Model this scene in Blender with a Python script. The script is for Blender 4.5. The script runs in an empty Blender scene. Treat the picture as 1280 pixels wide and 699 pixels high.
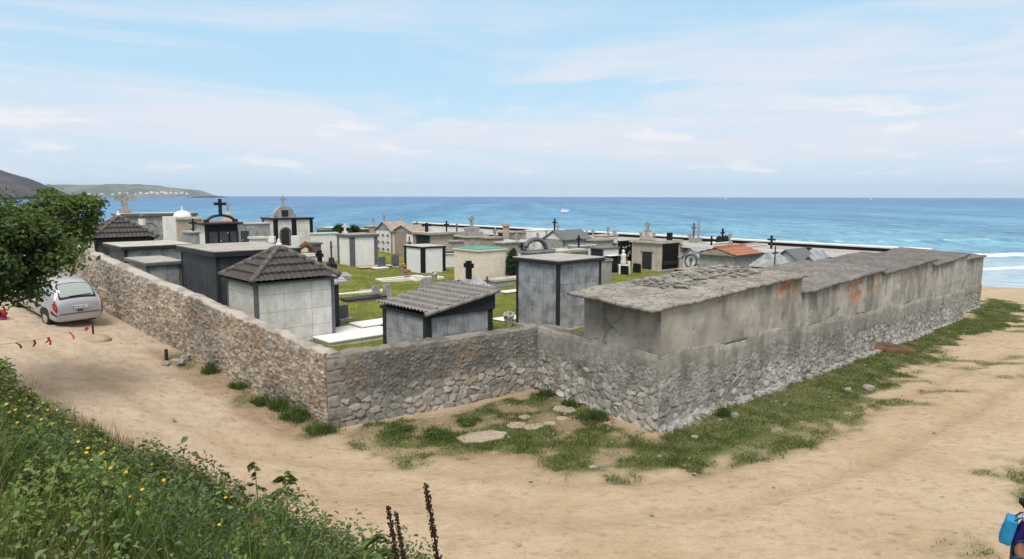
import bpy, math, random
import numpy as np
from mathutils import Vector, Matrix
random.seed(7)
RNG = np.random.default_rng(11)
SC = bpy.context.scene
COL = SC.collection
R = math.radians

# ------------------------------------------------------------------ camera geometry
F = 850.0; CH = 6.0; PIT = math.atan(104.2/F); ROLL = R(.13)
CAM = np.array([0, 0, CH])
_Fw = np.array([0, math.cos(PIT), -math.sin(PIT)]); _Up = np.array([0, math.sin(PIT), math.cos(PIT)]); _Rt = np.array([1., 0, 0])
def ray(px, py):
    a = (px-640)/F; b = -(py-349.5)/F; c, s = math.cos(ROLL), math.sin(ROLL)
    return (a*c-b*s)*_Rt + (a*s+b*c)*_Up + _Fw
def P(px, py, z):
    d = ray(px, py); return CAM + d*(z-CH)/d[2]
def PY(px, py, y):
    d = ray(px, py); return CAM + d*y/d[1]
def pxof(v):
    w = np.array(v)-CAM; k = w@_Fw; a = w[0]/k; b = (w@_Up)/k; c, s = math.cos(-ROLL), math.sin(-ROLL)
    return 640+(a*c-b*s)*F, 349.5-(a*s+b*c)*F

# ------------------------------------------------------------------ numpy noise
_T = np.random.default_rng(3).random((256, 256))
def vn(x, y, seed=0):
    x = np.asarray(x, float)+seed*17.31; y = np.asarray(y, float)+seed*9.77
    i = np.floor(x).astype(int); j = np.floor(y).astype(int); fx = x-i; fy = y-j
    fx = fx*fx*(3-2*fx); fy = fy*fy*(3-2*fy)
    g = lambda a, b: _T[a & 255, b & 255]
    return (g(i, j)*(1-fx)+g(i+1, j)*fx)*(1-fy)+(g(i, j+1)*(1-fx)+g(i+1, j+1)*fx)*fy
def fbm(x, y, seed=0, o=4):
    r = 0; a = .5; t = 0
    for k in range(o):
        r = r+a*vn(np.asarray(x)*2**k, np.asarray(y)*2**k, seed+k*5); t += a; a *= .5
    return r/t
def vor(x, y, seed=0, jit=.85):
    x = np.asarray(x, float); y = np.asarray(y, float)
    i = np.floor(x).astype(int); j = np.floor(y).astype(int)
    f1 = np.full(x.shape, 9.); f2 = np.full(x.shape, 9.); idv = np.zeros(x.shape); id2 = np.zeros(x.shape); rx = np.zeros(x.shape); ry = np.zeros(x.shape)
    for a in (-1, 0, 1):
        for b in (-1, 0, 1):
            ii = (i+a+seed*31) & 255; jj = (j+b+seed*57) & 255
            px = i+a+.5+jit*(_T[ii, jj]-.5); py = j+b+.5+jit*(_T[jj, (ii+91) & 255]-.5)
            d = np.hypot(x-px, y-py); m = d < f1
            f2 = np.where(m, f1, np.minimum(f2, d)); f1 = np.where(m, d, f1); rx = np.where(m, x-px, rx); ry = np.where(m, y-py, ry)
            idv = np.where(m, _T[(ii+37) & 255, (jj+11) & 255], idv); id2 = np.where(m, _T[(ii+77) & 255, (jj+151) & 255], id2)
    return f1, f2, idv, id2, rx, ry
def sst(a, b, x):
    t = np.clip((np.asarray(x, float)-a)/(b-a), 0, 1); return t*t*(3-2*t)
def splus(x, k=1.0):
    x = np.asarray(x, float); return np.where(x/k > 30, x, k*np.log1p(np.exp(np.minimum(x/k, 30))))

# ------------------------------------------------------------------ plan of the place
P0 = P(413, 540, 0)[:2]; PI_ = P(672, 485, 0)[:2]; R0 = P(822, 540, 0)[:2]; R1 = P(1203, 400, -.35)[:2]
U = (R1-R0)/np.linalg.norm(R1-R0); V = np.array([-U[1], U[0]])
LEN_R = float(np.linalg.norm(R1-R0))
LD = np.array([-math.sin(R(53.8)), math.cos(R(53.8))]); LW = 17.5
L1 = P0+LD*LW
def run_to(px, o):       # distance along U from o at which the plan point falls in pixel column px
    q = ray(px, 330); A = np.array([[U[0], -q[0]], [U[1], -q[1]]]); return float(np.linalg.solve(A, -np.asarray(o))[0])
OUTW = np.array([U[1], -U[0]]); LEN_E = run_to(1229, R0-OUTW*.55)
EC = R0+U*(LEN_E+.4)+V*1.2
FL = EC+V*54; L2 = L1+V*40
POLY = [tuple(P0), tuple(PI_), tuple(R0), tuple(R1), tuple(EC), tuple(FL), tuple(L2), tuple(L1)]
def inpoly(x, y, poly):
    x = np.asarray(x, float); y = np.asarray(y, float); r = np.zeros(x.shape, bool); n = len(poly)
    for k in range(n):
        x1, y1 = poly[k]; x2, y2 = poly[(k+1) % n]
        if y1 == y2: continue
        c = ((y1 > y) != (y2 > y)) & (x < (x2-x1)*(y-y1)/(y2-y1)+x1); r ^= c
    return r
def pdist(x, y, poly):       # signed distance, positive inside
    x = np.asarray(x, float); y = np.asarray(y, float); d = np.full(x.shape, 1e9); n = len(poly)
    for k in range(n):
        x1, y1 = poly[k]; x2, y2 = poly[(k+1) % n]; dx, dy = x2-x1, y2-y1
        t = np.clip(((x-x1)*dx+(y-y1)*dy)/(dx*dx+dy*dy+1e-9), 0, 1)
        d = np.minimum(d, np.hypot(x-x1-t*dx, y-y1-t*dy))
    return np.where(inpoly(x, y, poly), d, -d)
FOOT = np.array([(-60, 34), (-30, 23.5), (-11.3, 15.2), (-4.8, 12), (-1.4, 9.7), (3, 7.2), (20, 3), (60, -3)])
def shore(x): return 68+.6*np.clip(42-np.asarray(x, float), 0, 42)
def bankd(x, y): return (np.interp(x, FOOT[:, 0], FOOT[:, 1])-y)*.9
def ext(x, y):
    x = np.asarray(x, float); y = np.asarray(y, float)
    z = .187*splus(-x-4.6, .8); z = np.where(z > 2.3, 2.3+(z-2.3)*.06, z)
    z = z-.018*np.clip(y-19, 0, 40)*sst(4, 9, x)
    d = bankd(x, y); b = .54*splus(d, .35)
    b = b+sst(0, 2, d)*(fbm(x*.6, y*.6, 4)-.5)*.5
    zb = z+b; cap = 4.35+.03*np.abs(x)
    zb = np.where(zb > cap-.4, cap-.4+.4*(1-np.exp(-(zb-cap+.4)/.4)), zb)
    z = np.where(d > -2, np.maximum(z, zb), z)
    s = shore(x); k = sst(0, 1, (y-(s-24))/24)
    z = z*(1-k)+(-3.02)*k - .06*np.clip(y-s, 0, 60)
    z = z+(fbm(x*1.3, y*1.3, 8)-.5)*.07*sst(s-2, s-14, y)
    return z
def lawn(x, y):
    x = np.asarray(x, float); y = np.asarray(y, float)
    return .7+.05*splus(-6-x, 1)-.03*splus(x-12, 1)+(fbm(x*.5, y*.5, 21)-.5)*.12
def g(x, y): return float(lawn(x, y))
def e(x, y): return float(ext(x, y))

# ------------------------------------------------------------------ object helpers
def link(o, parent=None):
    COL.objects.link(o)
    if parent is not None: o.parent = parent
    return o
def tag(o, label=None, cat=None, group=None, kind=None):
    if label: o['label'] = label
    if cat: o['category'] = cat
    if group: o['group'] = group
    if kind: o['kind'] = kind
    return o
def thing(name, label, cat, loc=(0, 0, 0), rz=0, group=None):
    o = bpy.data.objects.new(name, None); o.empty_display_size = .3; link(o)
    o.location = [float(a) for a in loc]; o.rotation_euler = (0, 0, rz)
    return tag(o, label, cat, group)
def copy_tree(o, parent=None):
    c = o.copy(); COL.objects.link(c)
    if parent is not None: c.parent = parent
    for ch in o.children: copy_tree(ch, c)
    return c
def mesh_np(name, verts, faces, mat, parent=None, col=None, smooth=False):
    verts = np.asarray(verts, np.float32); faces = np.asarray(faces, np.int32); n = faces.shape[1]
    me = bpy.data.meshes.new(name); me.vertices.add(len(verts)); me.vertices.foreach_set('co', verts.ravel())
    me.loops.add(faces.size); me.loops.foreach_set('vertex_index', faces.ravel())
    me.polygons.add(len(faces)); me.polygons.foreach_set('loop_start', np.arange(0, faces.size, n, dtype=np.int32))
    me.polygons.foreach_set('loop_total', np.full(len(faces), n, np.int32))
    if smooth: me.polygons.foreach_set('use_smooth', np.ones(len(faces), bool))
    me.update(calc_edges=True)
    if col is not None:
        at = me.attributes.new('Col', 'FLOAT_COLOR', 'POINT'); c = np.ones((len(verts), 4), np.float32); c[:, :3] = col
        at.data.foreach_set('color', c.ravel())
    me.materials.append(mat)
    return link(bpy.data.objects.new(name, me), parent)
def gridfaces(ny, nx, off=0):
    a = np.arange(ny*nx).reshape(ny, nx)
    return np.stack([a[:-1, :-1], a[:-1, 1:], a[1:, 1:], a[1:, :-1]], -1).reshape(-1, 4)+off
class MB:
    def __init__(s): s.v = []; s.f = []; s.M = Matrix.Identity(4)
    def add(s, vs, fs):
        n = len(s.v); s.v += [tuple(s.M @ Vector(v)) for v in vs]; s.f += [tuple(i+n for i in f) for f in fs]; return s
    def box(s, x0, x1, y0, y1, z0, z1, rot=None, at=(0, 0, 0)):
        vs = [Vector((x, y, z)) for z in (z0, z1) for x, y in ((x0, y0), (x1, y0), (x1, y1), (x0, y1))]
        if rot is not None: vs = [Matrix.Rotation(rot[0], 3, rot[1]) @ v for v in vs]
        vs = [v+Vector(at) for v in vs]
        return s.add(vs, [(3, 2, 1, 0), (4, 5, 6, 7), (0, 1, 5, 4), (1, 2, 6, 5), (2, 3, 7, 6), (3, 0, 4, 7)])
    def prism(s, pts, axis, a, b):      # 2D outline pts (ccw) extruded along axis from a to b
        n = len(pts)
        def mk(p, t): return {'x': (t, p[0], p[1]), 'y': (p[0], t, p[1]), 'z': (p[0], p[1], t)}[axis]
        return s.add([mk(p, a) for p in pts]+[mk(p, b) for p in pts],
                     [tuple(range(n))[::-1], tuple(range(n, 2*n))]+[(i, (i+1) % n, n+(i+1) % n, n+i) for i in range(n)])
    def lathe(s, prof, seg=16, at=(0, 0, 0)):
        vs = []; fs = []
        for r, z in prof:
            for k in range(seg):
                a = 2*math.pi*k/seg; vs.append((at[0]+r*math.cos(a), at[1]+r*math.sin(a), at[2]+z))
        for i in range(len(prof)-1):
            for k in range(seg):
                k2 = (k+1) % seg; fs.append((i*seg+k, i*seg+k2, (i+1)*seg+k2, (i+1)*seg+k))
        fs.append(tuple(range(seg))[::-1]); fs.append(tuple((len(prof)-1)*seg+k for k in range(seg)))
        return s.add(vs, fs)
    def tube(s, pts, rad, seg=6):
        pts = [Vector(p) for p in pts]; n = len(pts); rad = rad if isinstance(rad, (list, tuple)) else [rad]*n; vs = []; fs = []
        for i, p in enumerate(pts):
            d = (pts[min(i+1, n-1)]-pts[max(i-1, 0)]).normalized(); a = d.orthogonal().normalized() if abs(d.z) > .95 else d.cross(Vector((0, 0, 1))).normalized(); b = d.cross(a)
            for k in range(seg):
                t = 2*math.pi*k/seg; vs.append(p+(a*math.cos(t)+b*math.sin(t))*rad[i])
        for i in range(n-1):
            for k in range(seg):
                k2 = (k+1) % seg; fs.append((i*seg+k, i*seg+k2, (i+1)*seg+k2, (i+1)*seg+k))
        fs.append(tuple(range(seg))[::-1]); fs.append(tuple((n-1)*seg+k for k in range(seg)))
        return s.add(vs, fs)
    def cross(s, x, y, z, h, w, t, axis='x', foot=0):     # a standing cross, arms along axis
        dx, dy = (t/2, t/2)
        s.box(x-dx, x+dx, y-dy, y+dy, z, z+h)
        a = t/2*.94
        if axis == 'x':
            s.box(x-w/2, x-dx, y-a, y+a, z+h*.62, z+h*.62+t*.98); s.box(x+dx, x+w/2, y-a, y+a, z+h*.62, z+h*.62+t*.98)
        else:
            s.box(x-a, x+a, y-w/2, y-dy, z+h*.62, z+h*.62+t*.98); s.box(x-a, x+a, y+dy, y+w/2, z+h*.62, z+h*.62+t*.98)
        if foot: s.box(x-foot, x+foot, y-foot, y+foot, z-.002, z+foot*.9)
        return s
    def rock(s, c, size, seed=0, sub=None):
        vs, fs = ICO
        rr = np.random.default_rng(seed); ph = rr.random(6)*6; out = []
        for v in vs:
            k = 1+.22*math.sin(3*v[0]+ph[0])*math.cos(2.6*v[1]+ph[1])+.15*math.sin(5*v[2]+ph[2]+3*v[0])
            q = [max(-.72, min(.72, a*k)) for a in v]
            out.append((c[0]+q[0]*size[0], c[1]+q[1]*size[1], c[2]+q[2]*size[2]))
        return s.add(out, fs)
    def build(s, name, mat, parent=None, smooth=False, bevel=0, label=None):
        me = bpy.data.meshes.new(name); me.from_pydata(s.v, [], s.f); me.update()
        if smooth: me.polygons.foreach_set('use_smooth', np.ones(len(me.polygons), bool))
        me.materials.append(mat); o = link(bpy.data.objects.new(name, me), parent)
        if bevel:
            b = o.modifiers.new('bevel', 'BEVEL'); b.width = bevel; b.segments = 1; b.limit_method = 'ANGLE'
        if label: o['label'] = label
        return o
def _ico():
    import bmesh
    bm = bmesh.new(); bmesh.ops.create_icosphere(bm, subdivisions=2, radius=1)
    bm.verts.ensure_lookup_table(); r = ([tuple(v.co) for v in bm.verts], [tuple(v.index for v in f.verts) for f in bm.faces]); bm.free(); return r
ICO = _ico()

# ------------------------------------------------------------------ materials
class NT:
    def __init__(s, name):
        s.m = bpy.data.materials.new(name); s.m.use_nodes = True; s.t = s.m.node_tree; s.t.nodes.clear()
        s.out = s.n('ShaderNodeOutputMaterial'); s.tc = s.n('ShaderNodeTexCoord')
    def n(s, t, **k):
        o = s.t.nodes.new(t)
        for a, b in k.items(): setattr(o, a, b)
        return o
    def l(s, a, b): s.t.links.new(a, b)
    def put(s, sock, v):
        if isinstance(v, bpy.types.NodeSocket): s.l(v, sock)
        elif isinstance(v, (tuple, list)) and sock.type == 'RGBA': sock.default_value = (*v[:3], 1)
        else: sock.default_value = v
    def mix(s, f, a, b, blend='MIX'):
        o = s.n('ShaderNodeMix', data_type='RGBA', blend_type=blend); o.clamp_factor = True
        s.put(o.inputs[0], f); s.put(o.inputs[6], a); s.put(o.inputs[7], b); return o.outputs[2]
    def math(s, op, a, b=0.0, clamp=False):
        o = s.n('ShaderNodeMath', operation=op); o.use_clamp = clamp; s.put(o.inputs[0], a); s.put(o.inputs[1], b); return o.outputs[0]
    def map(s, vec, scale=(1, 1, 1), loc=(0, 0, 0)):
        o = s.n('ShaderNodeMapping'); s.l(vec, o.inputs[0]); o.inputs[3].default_value = scale; o.inputs[1].default_value = loc; return o.outputs[0]
    def noise(s, vec, scale, detail=4, rough=.6):
        o = s.n('ShaderNodeTexNoise'); s.l(vec, o.inputs['Vector']); o.inputs['Scale'].default_value = scale
        o.inputs['Detail'].default_value = detail; o.inputs['Roughness'].default_value = rough; return o.outputs[0]
    def ramp(s, f, a, b):
        o = s.n('ShaderNodeMapRange'); o.interpolation_type = 'SMOOTHSTEP'; s.put(o.inputs[0], f); o.inputs[1].default_value = a; o.inputs[2].default_value = b; return o.outputs[0]
    def bump(s, h, strength=.3, dist=.02, nrm=None):
        o = s.n('ShaderNodeBump'); o.inputs['Strength'].default_value = strength; o.inputs['Distance'].default_value = dist; s.l(h, o.inputs['Height'])
        if nrm is not None: s.l(nrm, o.inputs['Normal'])
        return o.outputs[0]
    def bsdf(s, col, rough=.8, spec=.3, metal=0, nrm=None, **k):
        o = s.n('ShaderNodeBsdfPrincipled'); s.put(o.inputs['Base Color'], col); s.put(o.inputs['Roughness'], rough)
        o.inputs['Specular IOR Level'].default_value = spec; o.inputs['Metallic'].default_value = metal
        if nrm is not None: s.l(nrm, o.inputs['Normal'])
        for a, b in k.items(): s.put(o.inputs[a.replace('_', ' ')], b)
        s.l(o.outputs[0], s.out.inputs[0]); return o
    def attr(s, name='Col'):
        o = s.n('ShaderNodeAttribute'); o.attribute_name = name; return o.outputs[0]
def M(name, c1, c2=None, rough=.75, scale=3, bump=.15, bscale=40, streak=0, spec=.3, joints=None, grime=0, metal=0, bdist=.01, jcol=None):
    k = NT(name); oc = k.tc.outputs['Object']; geo = k.n('ShaderNodeObjectInfo')
    off = k.n('ShaderNodeVectorMath', operation='ADD'); k.l(oc, off.inputs[0])
    cmb = k.n('ShaderNodeCombineXYZ'); r13 = k.math('MULTIPLY', geo.outputs['Random'], 37.0); k.l(r13, cmb.inputs[0]); k.l(r13, cmb.inputs[1]); k.l(cmb.outputs[0], off.inputs[1]); vec = off.outputs[0]
    c2 = c2 or tuple(a*.75 for a in c1)
    n1 = k.noise(vec, scale, 6, .65); col = k.mix(k.ramp(n1, .35, .68), c1, c2)
    n2 = k.noise(vec, scale*9, 3, .6); col = k.mix(k.math('MULTIPLY', k.ramp(n2, .45, .75), .35), col, tuple(a*.6 for a in c2))
    if streak:
        st = k.noise(k.map(vec, (5, 5, .35)), 1.6, 4, .6); col = k.mix(k.math('MULTIPLY', k.ramp(st, .5, .74), streak), col, tuple(a*.33 for a in c2))
    if grime:
        gr = k.noise(vec, 1.1, 5, .7); col = k.mix(k.math('MULTIPLY', k.ramp(gr, .5, .66), grime), col, (.09, .085, .07))
    h = k.noise(vec, bscale, 4, .6)
    if joints:
        sx = k.n('ShaderNodeSeparateXYZ'); k.l(oc, sx.inputs[0]); cx = k.n('ShaderNodeCombineXYZ'); k.l(k.math('ADD', sx.outputs[0], sx.outputs[1]), cx.inputs[0]); k.l(sx.outputs[2], cx.inputs[1])
        br = k.n('ShaderNodeTexBrick'); k.l(cx.outputs[0], br.inputs['Vector']); br.offset = joints[2] if len(joints) > 2 else 0
        br.inputs['Scale'].default_value = 1; br.inputs['Brick Width'].default_value = joints[0]; br.inputs['Row Height'].default_value = joints[1]
        br.inputs['Mortar Size'].default_value = .008; br.inputs['Mortar Smooth'].default_value = .1
        col = k.mix(k.math('MULTIPLY', br.outputs['Fac'], .75), col, jcol or tuple(a*.35 for a in c2))
    k.bsdf(col, rough, spec, metal, k.bump(h, bump, bdist) if bump else None)
    return k.m
def colmat(name, rough=.9, nscale=60, bump=.5, dist=.012, amount=.45):
    k = NT(name); oc = k.tc.outputs['Object']; c = k.attr()
    n1 = k.noise(oc, nscale, 4, .7); n2 = k.noise(oc, nscale*.25, 5, .7)
    c = k.mix(k.math('MULTIPLY', k.ramp(n1, .4, .75), amount), c, k.mix(1.0, c, (.45, .43, .4), 'MULTIPLY'))
    c = k.mix(k.math('MULTIPLY', k.ramp(n2, .52, .7), amount*.7), c, k.mix(.35, c, (.5, .48, .44)))
    h = k.math('ADD', n1, k.math('MULTIPLY', n2, 1.5)); k.bsdf(c, rough, .2, 0, k.bump(h, bump, dist)); return k.m
def leafmat(name, trans=.35, rough=.5):
    k = NT(name); c = k.attr()
    b = k.n('ShaderNodeBsdfPrincipled'); k.l(c, b.inputs['Base Color']); b.inputs['Roughness'].default_value = rough; b.inputs['Specular IOR Level'].default_value = .35
    t = k.n('ShaderNodeBsdfTranslucent'); k.l(k.mix(.5, c, (.14, .22, .02)), t.inputs[0])
    m = k.n('ShaderNodeMixShader'); m.inputs[0].default_value = trans; k.l(b.outputs[0], m.inputs[1]); k.l(t.outputs[0], m.inputs[2]); k.l(m.outputs[0], k.out.inputs[0]); return k.m
def flat(name, c, rough=.5, spec=.4, metal=0, **kw):
    k = NT(name); n = k.noise(k.tc.outputs['Object'], 25, 3); k.bsdf(k.mix(k.math('MULTIPLY', n, .3), c, tuple(a*.7 for a in c)), rough, spec, metal, **kw); return k.m

def roofmat(name, a, b):
    k = NT(name); oc = k.tc.outputs['Object']; n1 = k.noise(oc, .9, 6, .7); n2 = k.noise(oc, 5, 6, .75); n3 = k.noise(oc, 24, 4, .7)
    c = k.mix(k.ramp(n1, .38, .62), a, b); c = k.mix(k.math('MULTIPLY', k.ramp(n2, .50, .62), .75), c, (.115, .108, .098)); c = k.mix(k.math('MULTIPLY', k.ramp(n2, .44, .34), .6), c, (.50, .48, .44))
    c = k.mix(k.math('MULTIPLY', k.ramp(n3, .52, .66), .8), c, (.075, .07, .063)); c = k.mix(k.math('MULTIPLY', k.ramp(n3, .42, .30), .5), c, (.50, .49, .45))
    v = k.n('ShaderNodeTexVoronoi', feature='DISTANCE_TO_EDGE'); k.l(oc, v.inputs['Vector']); v.inputs['Scale'].default_value = 1.1; cr = k.ramp(k.math('ADD', v.outputs[0], k.math('MULTIPLY', k.math('SUBTRACT', n2, .5), .12)), .02, .0); c = k.mix(k.math('MULTIPLY', cr, .6), c, (.06, .055, .05))
    k.bsdf(c, .95, .12, 0, k.bump(k.math('ADD', n3, k.math('MULTIPLY', n2, 2.0)), .9, .04)); return k.m
MT = dict(
    rubble=colmat('rubble_stone'), plaster=colmat('weathered_plaster', nscale=35, bump=.25, amount=.25),
    slab=roofmat('lichen_concrete', (.42, .395, .35), (.28, .262, .235)),
    slabw=M('pale_concrete', (.50, .48, .44), (.36, .34, .30), .9, 1.6, .4, 22, grime=.2, bdist=.02),
    flatroof=M('dusty_roof_screed', (.40, .385, .355), (.29, .28, .25), .9, 1.2, .25, 30, grime=.15),
    marble=M('white_marble', (.72, .70, .68), (.54, .525, .515), .45, 1.7, .04, 20, streak=.22, grime=.10, joints=(1.05, .62)),
    marbleg=M('grey_marble', (.38, .38, .39), (.21, .213, .225), .4, 2.6, .04, 20, streak=.2, grime=.12, joints=(1.0, .78)),
    marbleb=M('blue_grey_marble', (.38, .387, .41), (.19, .2, .23), .4, 2.2, .04, 20, streak=.22, grime=.10, joints=(.85, .95)),
    granite=M('dark_granite', (.032, .034, .040), (.02, .022, .026), .5, 8, .02, 60, spec=.2),
    granitem=M('mid_granite', (.13, .14, .15), (.09, .095, .105), .45, 9, .03, 60),
    darkpanel=M('dark_slate_panel', (.07, .077, .092), (.04, .046, .058), .55, 2.5, .03, 20, joints=(1.1, .7), streak=.3, jcol=(.02, .02, .025)),
    black=M('black_granite', (.014, .014, .016), (.009, .009, .010), .5, 8, .02, 60, spec=.2),
    wpaint=M('white_paint_worn', (.78, .765, .74), (.69, .675, .65), .8, 1.5, .1, 40, streak=.2, grime=.06),
    wclean=M('white_render', (.76, .765, .77), (.68, .69, .70), .7, 1.8, .06, 40, streak=.08),
    cream=M('cream_render', (.74, .66, .56), (.64, .56, .465), .8, 1.5, .08, 40, streak=.15, joints=(.9, .5, .5), jcol=(.42, .38, .3)),
    beige=M('beige_stone', (.52, .455, .385), (.39, .34, .285), .85, 2.5, .2, 30, streak=.3, joints=(.8, .45, .5)),
    tan=M('brown_stone', (.38, .31, .26), (.25, .205, .17), .85, 2.5, .25, 30, streak=.35),
    green=M('green_roof_paint', (.06, .26, .17), (.10, .33, .25), .7, 3, .1, 30, grime=.3),
    turq=M('turquoise_trim', (.42, .68, .64), (.33, .56, .53), .7, 3, .1, 30),
    tile=M('dark_clay_tile', (.085, .074, .069), (.045, .04, .037), .75, 6, .3, 50, grime=.2),
    tileo=M('orange_clay_tile', (.40, .175, .10), (.27, .12, .075), .8, 5, .3, 40, grime=.2),
    tileg=M('grey_concrete_tile', (.26, .245, .235), (.19, .18, .175), .8, 3, .15, 50),
    redroof=M('rusty_red_edge', (.22, .08, .06), (.13, .06, .05), .7, 5, .2, 40),
    rust=M('rusty_iron', (.19, .09, .05), (.10, .05, .03), .85, 12, .3, 60),
    iron=flat('black_iron', (.015, .015, .016), .45), whitest=M('white_stone', (.72, .71, .68), (.6, .59, .56), .7, 6, .1, 40, grime=.1),
    hiplit=M('highlit_hip_tile', (.15, .132, .122), (.085, .075, .07), .75, 8, .3, 50),  # roof tile brown, lightened to carry the highlights along the hips
    slabb=roofmat('grey_slate_screed', (.275, .258, .25), (.20, .187, .18)), slabc=roofmat('dark_slate_screed', (.215, .202, .195), (.155, .146, .14)),
    greyst=M('grey_stone', (.38, .37, .355), (.24, .235, .225), .85, 5, .3, 35, grime=.3),
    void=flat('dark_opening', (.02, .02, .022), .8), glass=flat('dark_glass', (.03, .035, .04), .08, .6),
    bark=M('bark', (.12, .09, .065), (.07, .05, .035), .95, 10, .6, 30, bdist=.03), leaf=leafmat('leaf'), grassb=leafmat('grass_blade', .3, .6), petal=leafmat('petal', .2, .7),
    wood=M('weathered_post', (.05, .04, .035), (.03, .025, .02), .9, 10, .3, 40), sandm=M('sandy_earth', (.42, .33, .24), (.33, .25, .18), .95, 5, .5, 30, bdist=.03),
    stone=M('pale_rock', (.34, .31, .275), (.22, .20, .17), .9, 5, .5, 25, grime=.4, bdist=.03),
)
HAZE = 7e-5
# ------------------------------------------------------------------ world, sun, camera
def make_world(sun_el=52, sun_az=205, sky=.1):
    w = bpy.data.worlds.new('World'); SC.world = w; w.use_nodes = True; t = w.node_tree; t.nodes.clear()
    n = t.nodes.new; l = t.links.new
    out = n('ShaderNodeOutputWorld'); bg = n('ShaderNodeBackground'); bg.inputs[1].default_value = sky; l(bg.outputs[0], out.inputs[0])
    st = n('ShaderNodeTexSky'); st.sky_type = 'NISHITA'; st.sun_disc = False; st.sun_elevation = R(sun_el); st.sun_rotation = R(sun_az)
    st.altitude = 0; st.air_density = 1.0; st.dust_density = 1.2; st.ozone_density = 2.0
    tc = n('ShaderNodeTexCoord'); sx = n('ShaderNodeSeparateXYZ'); l(tc.outputs['Generated'], sx.inputs[0])
    def m(op, a, b=0.0, cl=False):
        o = n('ShaderNodeMath'); o.operation = op; o.use_clamp = cl
        for i, q in enumerate((a, b)):
            if isinstance(q, bpy.types.NodeSocket): l(q, o.inputs[i])
            else: o.inputs[i].default_value = q
        return o.outputs[0]
    def mr(v, a, b, c=0.0, d=1.0):
        o = n('ShaderNodeMapRange'); o.interpolation_type = 'SMOOTHSTEP'; l(v, o.inputs[0])
        for i, q in enumerate((a, b, c, d)): o.inputs[i+1].default_value = q
        return o.outputs[0]
    def noise(vec, sc, det, ro, dist=0):
        o = n('ShaderNodeTexNoise'); l(vec, o.inputs[0]); o.inputs['Scale'].default_value = sc; o.inputs['Detail'].default_value = det; o.inputs['Roughness'].default_value = ro; o.inputs['Distortion'].default_value = dist; return o.outputs[0]
    def mix(f, a, b):
        o = n('ShaderNodeMix'); o.data_type = 'RGBA'
        for i, q in ((0, f), (6, a), (7, b)):
            if isinstance(q, bpy.types.NodeSocket): l(q, o.inputs[i])
            elif i: o.inputs[i].default_value = (*q, 1)
            else: o.inputs[i].default_value = q
        return o.outputs[2]
    el = sx.outputs[2]
    zz = m('MAXIMUM', el, 0.0); den = m('ADD', zz, .09)
    cx = n('ShaderNodeCombineXYZ'); l(m('DIVIDE', sx.outputs[0], den), cx.inputs[0]); l(m('DIVIDE', sx.outputs[1], den), cx.inputs[1])
    mp = n('ShaderNodeMapping'); l(cx.outputs[0], mp.inputs[0]); mp.inputs[3].default_value = (.55, 1.0, 1); mp.inputs[1].default_value = (3.4, 1.7, 0)
    n1 = noise(mp.outputs[0], .55, 7, .55, .6); n2 = noise(mp.outputs[0], 1.7, 6, .6, .3)
    # layered veil: dense between about 3 and 14 degrees, thinner above
    azz = m('ARCTAN2', sx.outputs[0], sx.outputs[1]); cz = n('ShaderNodeCombineXYZ'); l(m('MULTIPLY', azz, 2.1), cz.inputs[0]); l(m('MULTIPLY', el, 17.0), cz.inputs[1]); cz.inputs[2].default_value = 4.3
    band = m('MULTIPLY', mr(el, .02, .07), mr(el, .30, .12))
    n4 = noise(cz.outputs[0], 1.0, 6, .62, .5); thin = m('MULTIPLY', mr(n4, .42, .78), mr(el, .33, .20)); band2 = m('MULTIPLY', band, mr(n4, .36, .56))
    veil = m('ADD', m('MULTIPLY', thin, .62), m('MULTIPLY', band2, .75), True)
    # small crisp cumulus low over the sea
    cxx = n('ShaderNodeCombineXYZ'); az = m('ARCTAN2', sx.outputs[0], sx.outputs[1]); l(m('MULTIPLY', az, 7.0), cxx.inputs[0]); l(m('MULTIPLY', el, 38.0), cxx.inputs[1])
    n3 = noise(cxx.outputs[0], 1.0, 6, .6, .2)
    puff = m('MULTIPLY', m('MULTIPLY', mr(n3, .54, .64), m('MULTIPLY', mr(el, .012, .035), mr(el, .16, .10))), .85)
    base = mix(.75, st.outputs[0], (3.15, 4.85, 6.0))      # thin high haze over the blue
    base = mix(mr(el, .20, -.03), base, (4.4, 5.2, 6.0))      # milky air low over the sea
    c = mix(m('MULTIPLY', veil, m('ADD', .62, m('MULTIPLY', n2, .5)), True), base, (5.05, 5.2, 5.7))
    c = mix(puff, c, (5.7, 5.7, 5.85)); c = mix(mr(el, .36, .62), c, (6.6, 6.1, 5.6))     # unseen cloud white added overhead, above the frame, to neutralise the blue fill
    l(c, bg.inputs[0])
    sun = bpy.data.lights.new('sun', 'SUN'); sun.energy = SUN_E; sun.angle = R(SUN_A); sun.color = (1, .95, .88)
    so = link(bpy.data.objects.new('sun', sun))
    d = Vector((math.sin(R(sun_az))*math.cos(R(sun_el)), math.cos(R(sun_az))*math.cos(R(sun_el)), math.sin(R(sun_el))))
    so.rotation_euler = d.to_track_quat('Z', 'Y').to_euler(); so.location = (-20, -20, 40)
SUN_E = 1.9; SUN_A = 22
make_world(56, 186, .1)
cam = bpy.data.cameras.new('camera'); co = link(bpy.data.objects.new('camera', cam)); SC.camera = co
cam.sensor_width = 36; cam.lens = 36*F/1280; cam.clip_start = .1; cam.clip_end = 30000
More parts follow.
